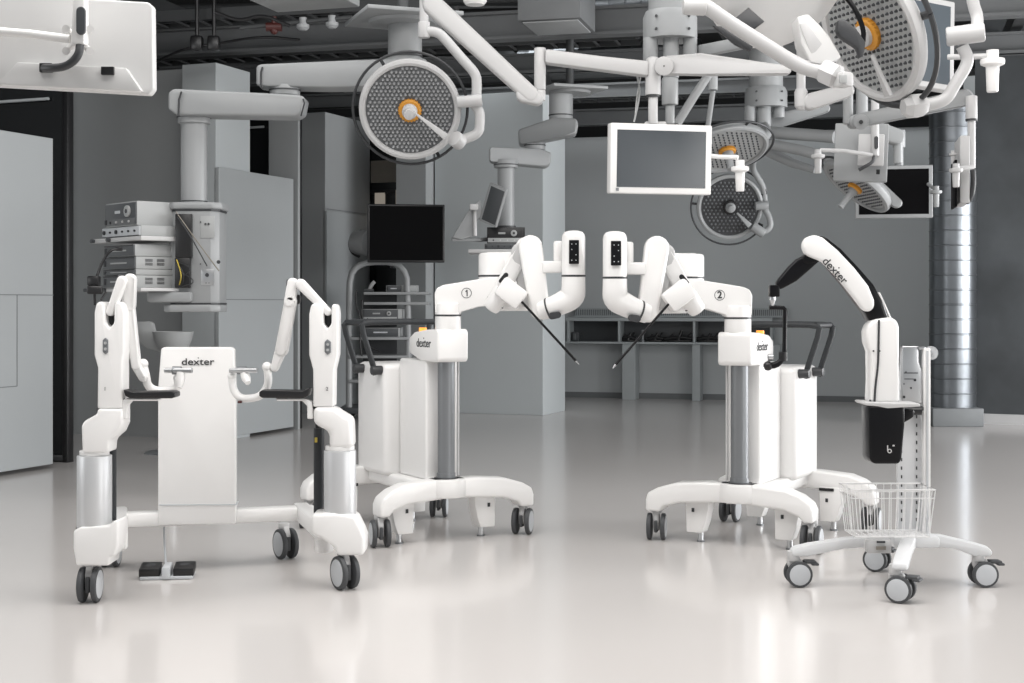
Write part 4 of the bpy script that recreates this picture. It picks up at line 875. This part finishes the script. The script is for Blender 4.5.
solo(mb, 'monitor_bracket', 'pale curved bracket above the black screen monitor', 'bracket')

# ------------------------------------------------------------------ ceiling hubs
def ceiling_hub(label, px, Y, ytop, y0, y1, w, m, legs, group='ceiling hubs'):
    t = thing('ceiling_hub', label, 'ceiling mount', W(px, ytop, Y), group)
    mb = MB(); a = W(px, ytop, Y); mb.cyl(a, V((a.x, a.y, 4.41)), S(w*.40, Y), m=m, n=32); mb.build('ceiling_post', t)
    mb = MB(); k = S(w/2, Y); P = []
    zc0 = W(px, y1, Y).z; zc1 = W(px, y0, Y).z
    mb.lathe(V((a.x, a.y, zc0)), (0, 0, 1), [(0, 0), (k, 0), (k, zc1-zc0-.04), (k*.9, zc1-zc0), (0, zc1-zc0+.005)], m, 40); hb = mb.build('hub_housing', t)
    mb = MB()
    for dx in (-.6, .6):
        for yy in (.3, .75):
            p = W(px+dx*w/2, y0+(y1-y0)*yy, Y)-V((0, k*.82, 0)); mb.cyl(p+V((0, -.01, 0)), p+V((0, .02, 0)), .008, m='dark', n=10)
    mb.build('screw_cap', hb)
    for lx, ly0, ly1, r in legs:
        mb = MB(); mb.cyl(W(lx, ly0, Y-.05), W(lx, ly1, Y-.05), S(r, Y), m=m, n=28, bevel=.006); mb.build('arm_spindle', t)
    return t
h1 = ceiling_hub('ceiling hub with hanging spindles above the central monitor', 670, 8.7, 12, 12, 40, 54, 'pendant', [(650.5, 38, 62, 7.5), (671, 38, 78, 8), (690, 38, 60, 7), (670, 78, 105, 8.2), (670, 105, 124, 4.6)])
mb = MB(); mb.prism([W(697, 46, 8.7), W(748, 36, 8.4), W(748, 48, 8.4), W(697, 58, 8.7)], (0, .08, 0), 'pendant', .012); mb.build('radial_arm', h1)
mb = MB(); mb.tube([W(677, 124, 8.8), W(693, 98, 8.8), W(709, 74, 8.8)], .028, 'pendant', 14); mb.build('diagonal_arm', h1)
mb = MB(); mb.cyl(W(713, 72, 9.4), W(713, 90, 9.4), .032, m='pendant'); mb.cyl(W(713, 90, 9.4), W(708, 126, 9.5), .018, m='pendant'); mb.build('spindle_rod', h1)
h2 = ceiling_hub('ceiling hub farther back above the dark-faced light', 766, 12.0, 88, 88, 108, 42, 'pendant', [(750, 106, 123, 5.5), (764, 106, 138, 7), (779, 106, 118, 5.5), (764, 138, 146, 5)])
mb = MB(); mb.tube([W(766, 132, 11.9), W(835, 137, 11.5)], .052, 'pendant', 18); mb.build('radial_arm', h2)
mb = MB(); mb.tube([W(764, 143, 11.9), W(800, 150, 11.7), W(838, 160, 11.5)], .045, 'pendant', 18); mb.build('radial_arm', h2)
mb = MB(); mb.tube([W(766, 150, 12.1), W(792, 163, 12.0), W(815, 170, 11.9)], [.05, .04, .03], 'pendant', 18); mb.build('radial_arm', h2)
mb = MB(); mb.rbar(W(770, 122, 12.1), W(826, 108, 12.0), .07, .04, .09, m='pendant', bevel=.015); mb.build('radial_arm', h2)

# ------------------------------------------------------------------ equipment pendants
def plate(t, px, py, Y, w, d, m='pendant', yaw=.35):
    p = W(px, py, Y); mb = MB(); mb.box(p, (w, d, .025), yaw, m, .004); mb.lathe(p-V((0, 0, .014)), (0, 0, -1), [(w*.36, 0), (w*.34, .02), (w*.2, .03), (0, .03)], m, 36)
    mb.cyl(p, V((p.x, p.y, 4.41)), .035, m='tray'); mb.build('ceiling_plate', t)
eq = thing('equipment_pendant', 'grey ceiling pendant with two folded boom arms and a tall service head on the left', 'ceiling pendant', W(200, 312, 8.8), 'ceiling equipment pendants')
plate(eq, 403, 19, 9.0, .62, .62)
mb = MB(); mb.cyl(W(405, 20, 9.0), W(405, 62, 9.0), S(17, 9), m='pendant', n=36, bevel=.006); mb.cyl(W(405, 56, 9.0), W(405, 58, 9.0), S(17.6, 9), m='dark', n=36); mb.cyl(W(405, 60, 9.0), W(405, 66, 9.0), S(22, 9), m='pendant', n=36, bevel=.01); mb.build('ceiling_post', eq)
mb = MB(); mb.prism([W(260, 70, 8.85), W(263, 67, 8.85), W(330, 64, 8.9), W(420, 60, 9.0), W(430, 66, 9.0), W(430, 84, 9.0), W(420, 88, 9.0), W(330, 90, 8.9), W(263, 88.5, 8.85), W(260, 86, 8.85)], (0, .22, 0), 'pendant', .018, 3)
mb.prism([W(259, 70, 8.85), W(261, 67.5, 8.85), W(263, 67, 8.85), W(263, 88.5, 8.85), W(261, 88, 8.85), W(259, 86, 8.85)], (0, .19, 0), 'pendant', .006); ub = mb.build('upper_boom', eq); q = MB(); q.tube([W(262.5, 67, 8.735), W(261, 72, 8.735), W(261, 84, 8.735), W(262.5, 88.5, 8.735)], .006, 'dark', 8); q.build('boom_seam', ub)
mb = MB(); mb.cyl(W(285, 86, 8.85), W(285, 96, 8.85), S(15, 8.85), m='pendant', bevel=.006); mb.cyl(W(285, 90, 8.85), W(285, 91.2, 8.85), S(16, 8.85), m='dark'); mb.build('boom_joint', eq)
mb = MB(); mb.prism([W(172, 95, 8.75), W(177, 91, 8.75), W(240, 94, 8.8), W(300, 97, 8.85), W(307, 99, 8.85), W(304, 115, 8.85), W(297, 119, 8.85), W(240, 118, 8.8), W(180, 117, 8.75), W(172, 111, 8.75)], (0, .22, 0), 'pendant', .018, 3); lbm = mb.build('lower_boom', eq)
q = MB(); q.tube([W(303, 99, 8.73), W(304.5, 103, 8.73), W(301, 116, 8.73)], .005, 'dark', 8); q.tube([W(181.5, 91.5, 8.632), W(179, 100, 8.63), W(178.5, 116, 8.632)], .006, 'dark', 8); q.build('boom_seam', lbm)
mb = MB(); mb.cyl(W(194, 113, 8.8), W(194, 124, 8.8), S(16, 8.8), m='pendant', bevel=.004); mb.cyl(W(194, 117, 8.8), W(194, 118.2, 8.8), S(17, 8.8), m='dark'); mb.cyl(W(194, 122, 8.8), W(194, 204, 8.8), S(13, 8.8), m='pendant', n=14); mb.cyl(W(194, 201, 8.8), W(194, 202, 8.8), S(13.4, 8.8), m='dark'); mb.build('drop_tube', eq)
def octo(px0, px1, Y, d, ch):
    a = W(px0, 304, Y).x; b = W(px1, 304, Y).x; y0 = Y-d/2; y1 = Y+d/2
    return [V((a+ch, y0, 0)), V((b-ch, y0, 0)), V((b, y0+ch, 0)), V((b, y1-ch, 0)), V((b-ch, y1, 0)), V((a+ch, y1, 0)), V((a, y1-ch, 0)), V((a, y0+ch, 0))]
def zprism(mb, P, z0, z1, m, bev=.006): mb.prism([V((p.x, p.y, (z0+z1)/2)) for p in P], (0, 0, z1-z0), m, bev)
YE = 8.8; zz = lambda py: H-(py-HY)/F*(YE-.15)
mb = MB(); zprism(mb, octo(175, 223, YE, .30, .045), zz(303), zz(211), 'pendant', .004); hd = mb.build('service_head', eq)
mb = MB(); zprism(mb, octo(171.5, 226, YE, .33, .05), zz(209), zz(202), 'pendant', .012); zprism(mb, octo(174.5, 223.5, YE, .305, .045), zz(211), zz(209), 'dark', 0); mb.build('end_cap', hd); mb = MB(); zprism(mb, octo(174.5, 223.5, YE, .305, .045), zz(304.5), zz(303), 'dark', 0); zprism(mb, octo(168, 224, YE, .32, .05), zz(312), zz(304.5), 'pendant', .01); mb.build('end_cap', hd)
mb = MB()
mb.box(W(207.5, 227, YE-.152), (S(14, 8.7), .006, S(22, 8.7)), 0, 'device', .001); mb.box(W(207.5, 277, YE-.152), (S(13, 8.7), .006, S(16, 8.7)), 0, 'silver', .001)
mb.build('socket_panel', hd)
mb = MB()
for px, py, r in ((205.5, 224, .007), (208.5, 224, .007), (207, 275, .012), (218.5, 262, .012), (200.5, 222, .004), (200.5, 264, .004), (206, 283, .003), (209, 283, .003)): mb.cyl(W(px, py, YE-.162), W(px, py, YE-.15), r, m='dark', n=12)
mb.build('socket', hd)
# shelves of the pendant with devices, all turned the same way so that one corner points at the viewer
Ysh = 8.5; AN = math.radians(48); DL = V((-math.cos(AN), math.sin(AN), 0)); DR = V((math.sin(AN), math.cos(AN), 0))
def corner_quad(pc, pl, pr, Y):
    c = W(pc, 304, Y); c.z = 0
    l = ray_hit(pl, c, DL)-c; r = ray_hit(pr, c, DR)-c
    return c, l, r
def shelf(name, pc, pl, pr, py, t):
    c, l, r = corner_quad(pc, pl, pr, Ysh-.02); z = H-(py-HY)/F*Ysh
    mb = MB(); mb.prism([V((p.x, p.y, z)) for p in (c, c+l, c+l+r, c+r)], (0, 0, S(t, Ysh)), 'white2', .004)
    for f in (.95, .62):
        p = c+l*f; p.z = z; n = -DR; mb.cyl(p, p+n*.025, .012, m='device_dark', n=10)
    mb.build(name, eq); return z+S(t/2, Ysh)
s1z = shelf('shelf', 141, 92, 199, 238, 4.5)
s2z = shelf('shelf', 141, 85, 199, 289.5, 3.5)
mb = MB(); mb.box(W(180, 248, 8.72), (.12, .08, .10), 0, 'pendant', .02); mb.build('shelf_bracket', eq)
mb = MB(); mb.box(W(172, 297, 8.70), (.28, .16, .07), 0, 'pendant', .02); mb.build('shelf_bracket', eq)
def device2(name, label, pc, pl, pr, z0, h, detail, group, Y=8.52):
    c, l, r = corner_quad(pc, pl, pr, Y)
    t = thing(name, label, 'medical device', c+(l+r)/2+V((0, 0, z0)), group); up = V((0, 0, 1))
    P = [c, c+l, c+l+r, c+r]
    mb = MB(); mb.prism([p+up*(z0+h/2) for p in P], up*h, 'device', .003); cs = mb.build('casing', t)
    L_ = l.length; ld = l.normalized(); n = V((ld.y, -ld.x, 0)); n = n if n.y < 0 else -n
    R_ = Matrix((-ld, -n, up)).transposed()          # local x right along the front, y into the case, z up
    def fp(u, v): return c+l*(1-u)+up*(z0+h*v)       # u from the left end of the front to the corner
    mb = MB(); mb.box(fp(.5, .5)+n*.003, (L_*.98, .010, h*.9), R=R_, m='device_dark' if 'dark' in detail else ('hub' if 'row' in detail else 'front_grey'), bevel=.002); fpn = mb.build('front_panel', t)
    mb = MB()
    if 'knob' in detail:
        k = fp(.76, .6)+n*.008; mb.cyl(k, k+n*.014, h*.24, m='device', n=24, bevel=.002); mb.cyl(k+n*.014, k+n*.017, h*.09, m='dark', n=16)
        mb.box(fp(.42, .6)+n*.009, (L_*.16, .004, h*.12), R=R_, m='hub'); mb.box(fp(.5, .18)+n*.0085, (L_*.94, .003, h*.26), R=R_, m='beam')
        for i in range(4): p = fp(.2+.2*i, .18)+n*.009; mb.cyl(p, p+n*.008, h*.05, m='white2' if i else 'ink', n=12)
        mb.box(fp(.06, .2)+n*.012, (.02, .008, h*.2), R=R_, m='ink')
    elif 'row' in detail:
        for i in range(6):
            p = fp(.08+.16*i, .5)+n*.008; q = MB(); q.cyl(p, p+n*.01, h*(.2 if i in (0, 2) else .1), m='ink', n=12); q.build('button', fpn)
        mb.box(fp(.5, .06)+n*.006, (L_*.96, .006, h*.06), R=R_, m='ink')
    else:
        mb.box(fp(.07, .5)+n*.009, (.02, .008, h*.5), R=R_, m='ink', bevel=.001); mb.box(fp(.5, .5)+n*.009, (L_*.5, .003, h*.12), R=R_, m='device'); mb.box(fp(.5, .92)+n*.0085, (L_*.96, .003, h*.1), R=R_, m='black')
    mb.build('controls', fpn)
    if 'vents' in detail:
        rd = r.normalized(); m_ = V((rd.y, -rd.x, 0)); m_ = m_ if m_.y < 0 else -m_; R2 = Matrix((rd, -m_, up)).transposed()
        for i in range(2):
            mb = MB()
            for j in range(2):
                for k in range(3): mb.box(c+r*(.30+.28*i)+up*(z0+h*(.32+.3*j)+k*.006)+m_*.0005, (.05, .003, .003), R=R2, m='ink')
            mb.build('vent', cs)
    return t
def device(name, label, x0, x1, z0, h, dep, Y, front_frac, detail, group=None, m='device'):
    a = W(x0, 304, Y).x; b = W(x1, 304, Y).x
    t = thing(name, label, 'medical device', V(((a+b)/2, Y+dep/2, z0)), group)
    yaw = 0.0
    mb = MB(); mb.box(((a+b)/2, Y+dep/2, z0+h/2), (b-a, dep, h), yaw, m, .004); cs = mb.build('casing', t)
    fw = (b-a)*front_frac
    mb = MB(); mb.box((a+fw/2+.004, Y-.004, z0+h/2), (fw-.006, .012, h*.9), yaw, 'black' if m == 'black' else ('device_dark' if 'dark' in detail else 'front_grey'), .002); fp = mb.build('front_panel', t)
    mb = MB(); z = z0+h/2
    if 'knob' in detail:
        k = V((a+fw*.76, Y-.012, z0+h*.62)); mb.cyl(k, k+V((0, -.014, 0)), h*.2, m='device', n=24, bevel=.002); mb.cyl(k+V((0, -.014, 0)), k+V((0, -.017, 0)), h*.08, m='dark', n=16)
        mb.box((a+fw*.42, Y-.012, z0+h*.62), (fw*.2, .004, h*.12), 0, 'device'); mb.box((a+fw*.5, Y-.0105, z0+h*.18), (fw*.95, .006, h*.28), 0, 'device', .001)
        for i in range(4): p = V((a+fw*(.18+.2*i), Y-.016, z0+h*.18)); mb.cyl(p, p+V((0, .006, 0)), h*.05, m='white2' if i else 'ink', n=12)
    elif 'row' in detail:
        for i in range(6):
            p = V((a+(b-a)*(.06+.15*i), Y-.016, z)); q = MB(); q.cyl(p, p+V((0, .01, 0)), h*(.2 if i in (0, 2) else .1), m='ink', n=12); q.build('button', fp)
        mb.box((a+fw*.5, Y-.009, z0+h*.08), (fw*.95, .006, h*.06), yaw, 'ink')
    else:
        mb.box((a+.016, Y-.012, z), (.018, .01, h*.45), 0, 'ink', .001); mb.box((a+fw*.5, Y-.011, z), (fw*.4, .004, h*.15), 0, 'hub')
    mb.build('controls', fp)
    if 'vents' in detail:
        mb = MB()
        for i in range(2):
            for j in range(2):
                for k in range(3): mb.box((a+(b-a)*(.62+.18*i), Y-.001, z0+h*(.3+.36*j)+k*.008), (.035, .004, .004), 0, 'ink')
        mb.build('vent', cs)
    return t
k = S(1, 8.5)
G = 'devices on the pendant shelves'
e_ = 8.5
device2('camera_processor', 'flat white device lying on the upper pendant shelf under the dial unit', 141, 103, 178, s1z+.001, S(10.5, e_), 'row', G, 8.50)
device2('generator', 'dark-fronted unit with a round dial, topmost on the pendant shelves', 137, 106, 173, s1z+S(10.5, e_)+.002, S(24.5, e_), 'darkknob', G, 8.52)
zb = s2z+.001
device2('recorder', 'lowest grey unit on the lower pendant shelf', 136, 104, 178, zb, S(12.5, e_), 'vents', G)
device2('light_source', 'slim grey unit second from the bottom of the lower pendant shelf', 136, 104, 178, zb+S(12.8, e_), S(5.8, e_), 'plain', G)
device2('insufflator', 'grey vented unit third from the bottom of the lower pendant shelf', 136, 104, 178, zb+S(18.9, e_), S(12.5, e_), 'vents', G)
device2('power_unit', 'grey unit on top of the lower shelf stack with a black plug in its front', 135, 105, 173, zb+S(31.7, e_), S(12, e_), 'plain', G)
mb = MB(); mb.tube([W(119, 249, 8.40), W(110, 250, 8.38), W(102, 262, 8.38), W(97, 276, 8.38), (W(94, 285, 8.36))], .008, 'black', 8, 2); mb.box(W(119, 249, 8.40), (.04, .02, .024), 0, 'black', .004)
mb.box(W(94, 281, 8.34), (.07, .06, .06), 0, 'black', .01); mb.box(W(95, 290, 8.30), (.09, .05, .05), .2, 'black', .01); mb.tube([W(94, 285, 8.3), W(95, 305, 8.33)], .008, 'black', 8); mb.tube([W(101, 300, 8.3), W(106, 292, 8.33)], .006, 'black', 8)
mb.build('power_cable', eq)
mb = MB()
for i, (a, b, c_, m_) in enumerate((((176, 215), (190, 235), (207, 266), 'dark'), ((176, 212), (196, 240), (219, 271), 'tan'), ((177, 262), (194, 268), (179, 280), 'dark'), ((177, 270), (198, 282), (180, 287), 'dark'), ((176, 258), (182, 275), (179, 286), 'yellow'), ((176, 263), (184, 272), (183, 286), 'dark'))):
    mb.tube([W(*a, 8.62), W(*b, 8.5), W(*c_, 8.6 if i < 2 else 8.62)], .0035, m_, 8, 2)
mb.box(W(184, 236, 8.63), (S(16, 8.6), .05, S(44, 8.6)), 0, 'black', .004); mb.box(W(183, 273, 8.63), (S(15, 8.6), .05, S(30, 8.6)), 0, 'black', .004)
mb.build('cable_bundle', eq)

# middle pendant
mp = thing('equipment_pendant', 'grey ceiling pendant with two short boom arms above the arm marked 1', 'ceiling pendant', W(505, 225, 12.0), 'ceiling equipment pendants')
plate(mp, 570, 90, 12.1, .50, .50)
mb = MB(); mb.cyl(W(561, 92, 12.1), W(561, 120, 12.1), S(12, 12), m='pendant', n=32); mb.cyl(W(561, 115, 12.1), W(561, 116.2, 12.1), S(12.5, 12), m='dark', n=32); mb.build('ceiling_post', mp)
mb = MB(); mb.prism([W(518, 131, 12.3), W(553, 119, 12.1), W(576, 120, 12.0), W(578, 126, 12.0), W(576, 136, 12.0), W(560, 138, 12.0), W(524, 147, 12.3), W(519, 145, 12.3)], (0, .24, 0), 'pendant', .03, 3); mb.build('upper_boom', mp)
mb = MB(); mb.cyl(W(535, 142, 12.2), W(535, 150, 12.2), S(10.5, 12), m='pendant', bevel=.005); mb.cyl(W(535, 145, 12.2), W(535, 146, 12.2), S(11, 12), m='dark'); mb.build('boom_joint', mp)
mb = MB(); mb.prism([W(489, 150, 12.0), W(492, 148, 12.0), W(540, 150, 12.2), W(551, 154, 12.2), W(550, 165, 12.2), W(545, 168, 12.2), W(492, 163, 12.0), W(489, 161, 12.0)], (0, .22, 0), 'pendant', .03, 3); mb.build('lower_boom', mp)
mb = MB(); mb.cyl(W(506, 160, 12.0), W(506, 168, 12.0), S(12, 12), m='pendant', bevel=.005); mb.cyl(W(506, 166, 12.0), W(506, 229, 12.0), S(8.5, 12), m='pendant', n=24); mb.cyl(W(506, 164.5, 12), W(506, 165.5, 12), S(12.4, 12), m='dark'); mb.cyl(W(506, 226, 12.0), W(506, 229, 12.0), S(10, 12), m='dark'); mb.cyl(W(506, 229, 12.0), W(506, 300, 12.0), S(10, 12), m='pendant', n=24); mb.build('drop_tube', mp)
mb = MB(); mb.box(W(498, 252, 11.7), (S(58, 11.7), .45, .03), 0, 'white2', .004); sh_ = mb.build('shelf', mp)
zsh = W(498, 252, 11.7).z+.015
device('generator', 'black fronted unit with a white dial on the middle pendant shelf', 487, 525, zsh+.053, S(16, 11.5), .34, 11.56, .93, 'darkknob', None, 'black')
device('camera_processor', 'thin pale device under the black fronted unit on the middle pendant', 484, 524, zsh+.001, .05, .36, 11.55, .95, 'row', None, 'device')
# tilted small screen with bracket beside the pendant
c = W(493.5, 205, 11.4)
t = thing('monitor', 'small tilted touch screen beside the middle pendant tube', 'monitor', c)
R = rotm(-.55, .12, .40)
mb = MB(); mb.box(c, (.17, .035, .33), R=R, m='pendant', bevel=.008); mb.build('monitor_casing', t)
mb = MB(); mb.box(c-R.col[1]*.018+R.col[0]*.008, (.135, .004, .29), R=R, m='device_dark', bevel=.001); mb.build('screen', t)
mb = MB(); mb.prism([W(452, 238, 11.5), W(458, 228, 11.5), W(470, 208, 11.5), W(480, 200, 11.5), W(484, 214, 11.5), W(476, 222, 11.5), W(474, 236, 11.5), W(462, 240, 11.5)], (0, .08, 0), 'pendant', .012); mb.cyl(W(475, 205, 11.44), W(475, 236, 11.44), .016, m='white2'); mb.box(W(474, 207, 11.4), (.07, .04, .05), 0, 'white2', .01); mb.tube([W(452, 239, 11.5), W(480, 240, 11.6), W(500, 238, 11.9)], .018, 'pendant', 10); mb.build('mount', t)

# ------------------------------------------------------------------ endoscopy tower behind cart 1
YT = 14.7
tw = thing('video_tower', 'grey arched video tower with shelves standing behind the cart marked 1', 'video tower', W(380, 304, YT)*V((1, 1, 0)))
r = .05
mb = MB()
for Yd in (YT-.18, YT+.22):
    mb.tube([W(349, 304, Yd)*V((1, 1, 0))+V((0, 0, .1)), W(349, 300, Yd), W(350, 276, Yd), W(357, 266, Yd), W(369, 262, Yd), W(392, 262, Yd), W(403, 268, Yd), W(408, 282, Yd), W(408, 304, Yd)*V((1, 1, 0))+V((0, 0, .1))], .033, 'pendant', 14, 1)
mb.build('tower_frame', tw)
mb = MB()
for yy in (293.5, 303.5, 322, 338, 356, 380): mb.box(W(398 if yy < 310 else 381, yy, YT), (S(64 if yy < 310 else 60, YT), .48, .03), 0, 'pendant', .006)
mb.build('shelf', tw)
mb = MB(); mb.box(W(380, 304, YT)*V((1, 1, 0))+V((0, 0, .10)), (.80, .6, .06), 0, 'device_dark', .01); mb.box(W(380, 340, YT+.2), (.36, .04, 1.0), 0, 'dark'); mb.build('base', tw)
for sx in (-.34, .34):
    for sy in (-.24, .24): caster(tw, W(380, 304, YT)*V((1, 1, 0))+V((sx, sy, 0)), 1.2, .08, .10, 'tyre')
zt = lambda yy: W(382, yy, YT).z+.016
device('light_source', 'wide grey unit on the video tower shelf just above the push handle', 361, 402, zt(322), S(11.5, YT), .4, YT-.2, .9, 'knob', 'video tower devices')
device('recorder', 'dark slim unit low on the video tower behind the push handle', 363, 400, zt(338), S(9, YT), .4, YT-.2, .95, 'dark', 'video tower devices')
device('printer', 'clear topped tray unit on the top shelf of the video tower', 386, 417, zt(293.5), S(6.5, YT), .3, YT-.15, .5, 'plain', 'video tower devices')
mb = MB(); p = W(369, 291, YT); mb.tube([p, p+V((.03, 0, .07)), p+V((.06, 0, .10))], .02, 'white2', 8, 1); mb.box(W(369, 290.3, YT), (.10, .08, .03), 0, 'device_dark', .005); solo(mb, 'endoscope_camera', 'small white camera head resting on the left end of the tower top shelf', 'camera')
mb = MB(); mb.tube([W(357, 290, YT-.25), W(355, 300, YT-.25), W(361, 320, YT-.25), W(360, 345, YT-.25), W(362, 356, YT-.25)], .008, 'black', 8, 2); mb.tube([W(362, 300, YT-.25), W(363, 330, YT-.25), W(366, 345, YT-.25), W(380, 352, YT-.25)], .008, 'black', 8, 2); mb.build('cable', tw)
c = W(406, 233.5, YT-.3)
t = monitor('large black monitor mounted over the arched video tower', c, S(77, YT-.3), S(58, YT-.3), rotm(.16, -.02, 0), 'screen_black', 'black', d=.09, bez=.02, group=None)
mb = MB(); mb.cyl(W(370, 243, YT-.1), W(356, 243, YT), .14, .13, m='pendant', bevel=.01); mb.tube([W(362, 231, YT-.06), W(353, 235, YT-.06), W(349, 243, YT-.06), W(352, 253, YT-.06), W(360, 257, YT-.06)], .018, 'black', 8, 2); mb.box(W(394, 250, YT-.08), (.24, .3, .12), 0, 'dark', .01); mb.cyl(W(394, 256, YT), W(394, 268, YT), .04, m='dark'); mb.build('mount', t)

# ------------------------------------------------------------------ pale shell chair behind the console
ch = thing('shell_chair', 'pale grey shell armchair half hidden behind the console panel', 'chair', W(168, 304, 11.3)*V((1, 1, 0)))
mb = MB(); cc = W(172, 345, 11.3)
mb.lathe(W(173, 352, 11.3), (0, 0, 1), [(0, 0), (.09, 0), (.12, .03), (.15, .10), (.165, .165), (.155, .165), (.14, .11), (.10, .045), (0, .035)], 'device', 36)
mb.build('shell', ch); mb = MB()
mb.prism([W(134, 323, 11.4), W(137, 321.5, 11.4), W(150, 321, 11.4), W(154, 323, 11.4), W(158, 338, 11.4), W(168, 351, 11.4), W(160, 352, 11.4), W(146, 348, 11.4), W(136, 338, 11.4)], (0, .05, 0), 'device', .012)
mb.build('backrest', ch)
mb = MB(); mb.cyl(V((cc.x, cc.y, .02)), cc-V((0, 0, .12)), .03, m='silver'); mb.lathe((cc.x, cc.y, 0), (0, 0, 1), [(0, 0), (.22, 0), (.2, .015), (.03, .03), (0, .03)], 'silver'); mb.build('pedestal', ch)

# ------------------------------------------------------------------ light and camera
def area(name, loc, to, sx, sy, e, col=(1, 1, 1)):
    l = bpy.data.lights.new(name, 'AREA'); l.shape = 'RECTANGLE'; l.size = sx; l.size_y = sy; l.energy = e; l.color = col
    o = bpy.data.objects.new(name, l); COL.objects.link(o); o.location = loc
    o.rotation_euler = (V(to)-V(loc)).to_track_quat('-Z', 'Y').to_euler(); return o
area('assumed_light_right', (8.9, 9.2, 1.9), (-2, 10.5, 1.2), 5.6, 2.6, 600, (.99, .992, 1))  # assumed side light from the right; bare area lamp, no window is built
area('assumed_light_front', (8.5, -0.1, 2.0), (0, 7, .8), 4.0, 2.2, 190, (1, .99, .975))  # assumed front-right source, shifted to grade the central screen's reflection; no window
area('fill_light_left', (-6.5, 4.5, 1.9), (-.5, 14, 1.2), 3.0, 2.0, 75, (.98, .99, 1))  # added fill for the left-facing walls, not a window
area('fill_light_overhead', (0.2, 4.4, 4.3), (0.2, 4.4, 0), 7.0, 4.0, 370, (1, .972, .95))  # added overhead lamp that brightens the near floor, no fixture modelled
area('wall_fill_light', (3.2, 14.9, 4.25), (3.2, 18, 1.5), 8.0, .5, 55, (.97, .99, 1))  # added fill that brightens the rear wall, no fixture there
area('fill_light_rear', (0.5, 8.6, 4.3), (0.5, 13.5, 0), 7.0, 1.6, 130, (1, .99, .98))  # added fill for the back of the room, kept out of view
w = bpy.data.worlds.new('world'); bpy.context.scene.world = w; w.use_nodes = True
w.node_tree.nodes['Background'].inputs[0].default_value = (.93, .97, 1, 1); w.node_tree.nodes['Background'].inputs[1].default_value = 0.45
cam = bpy.data.cameras.new('camera'); co = bpy.data.objects.new('camera', cam); COL.objects.link(co)
co.location = (0, 0, H); co.rotation_euler = (PI/2, 0, 0)
cam.sensor_width = 36; cam.lens = F/1024*36; cam.shift_y = -(341.5-HY)/1024; cam.clip_end = 200
sc = bpy.context.scene; sc.camera = co
sc.view_settings.view_transform = 'Standard'; sc.view_settings.look = 'None'; sc.view_settings.gamma = 1; sc.view_settings.exposure = 0.17; sc.view_settings.use_curve_mapping = False
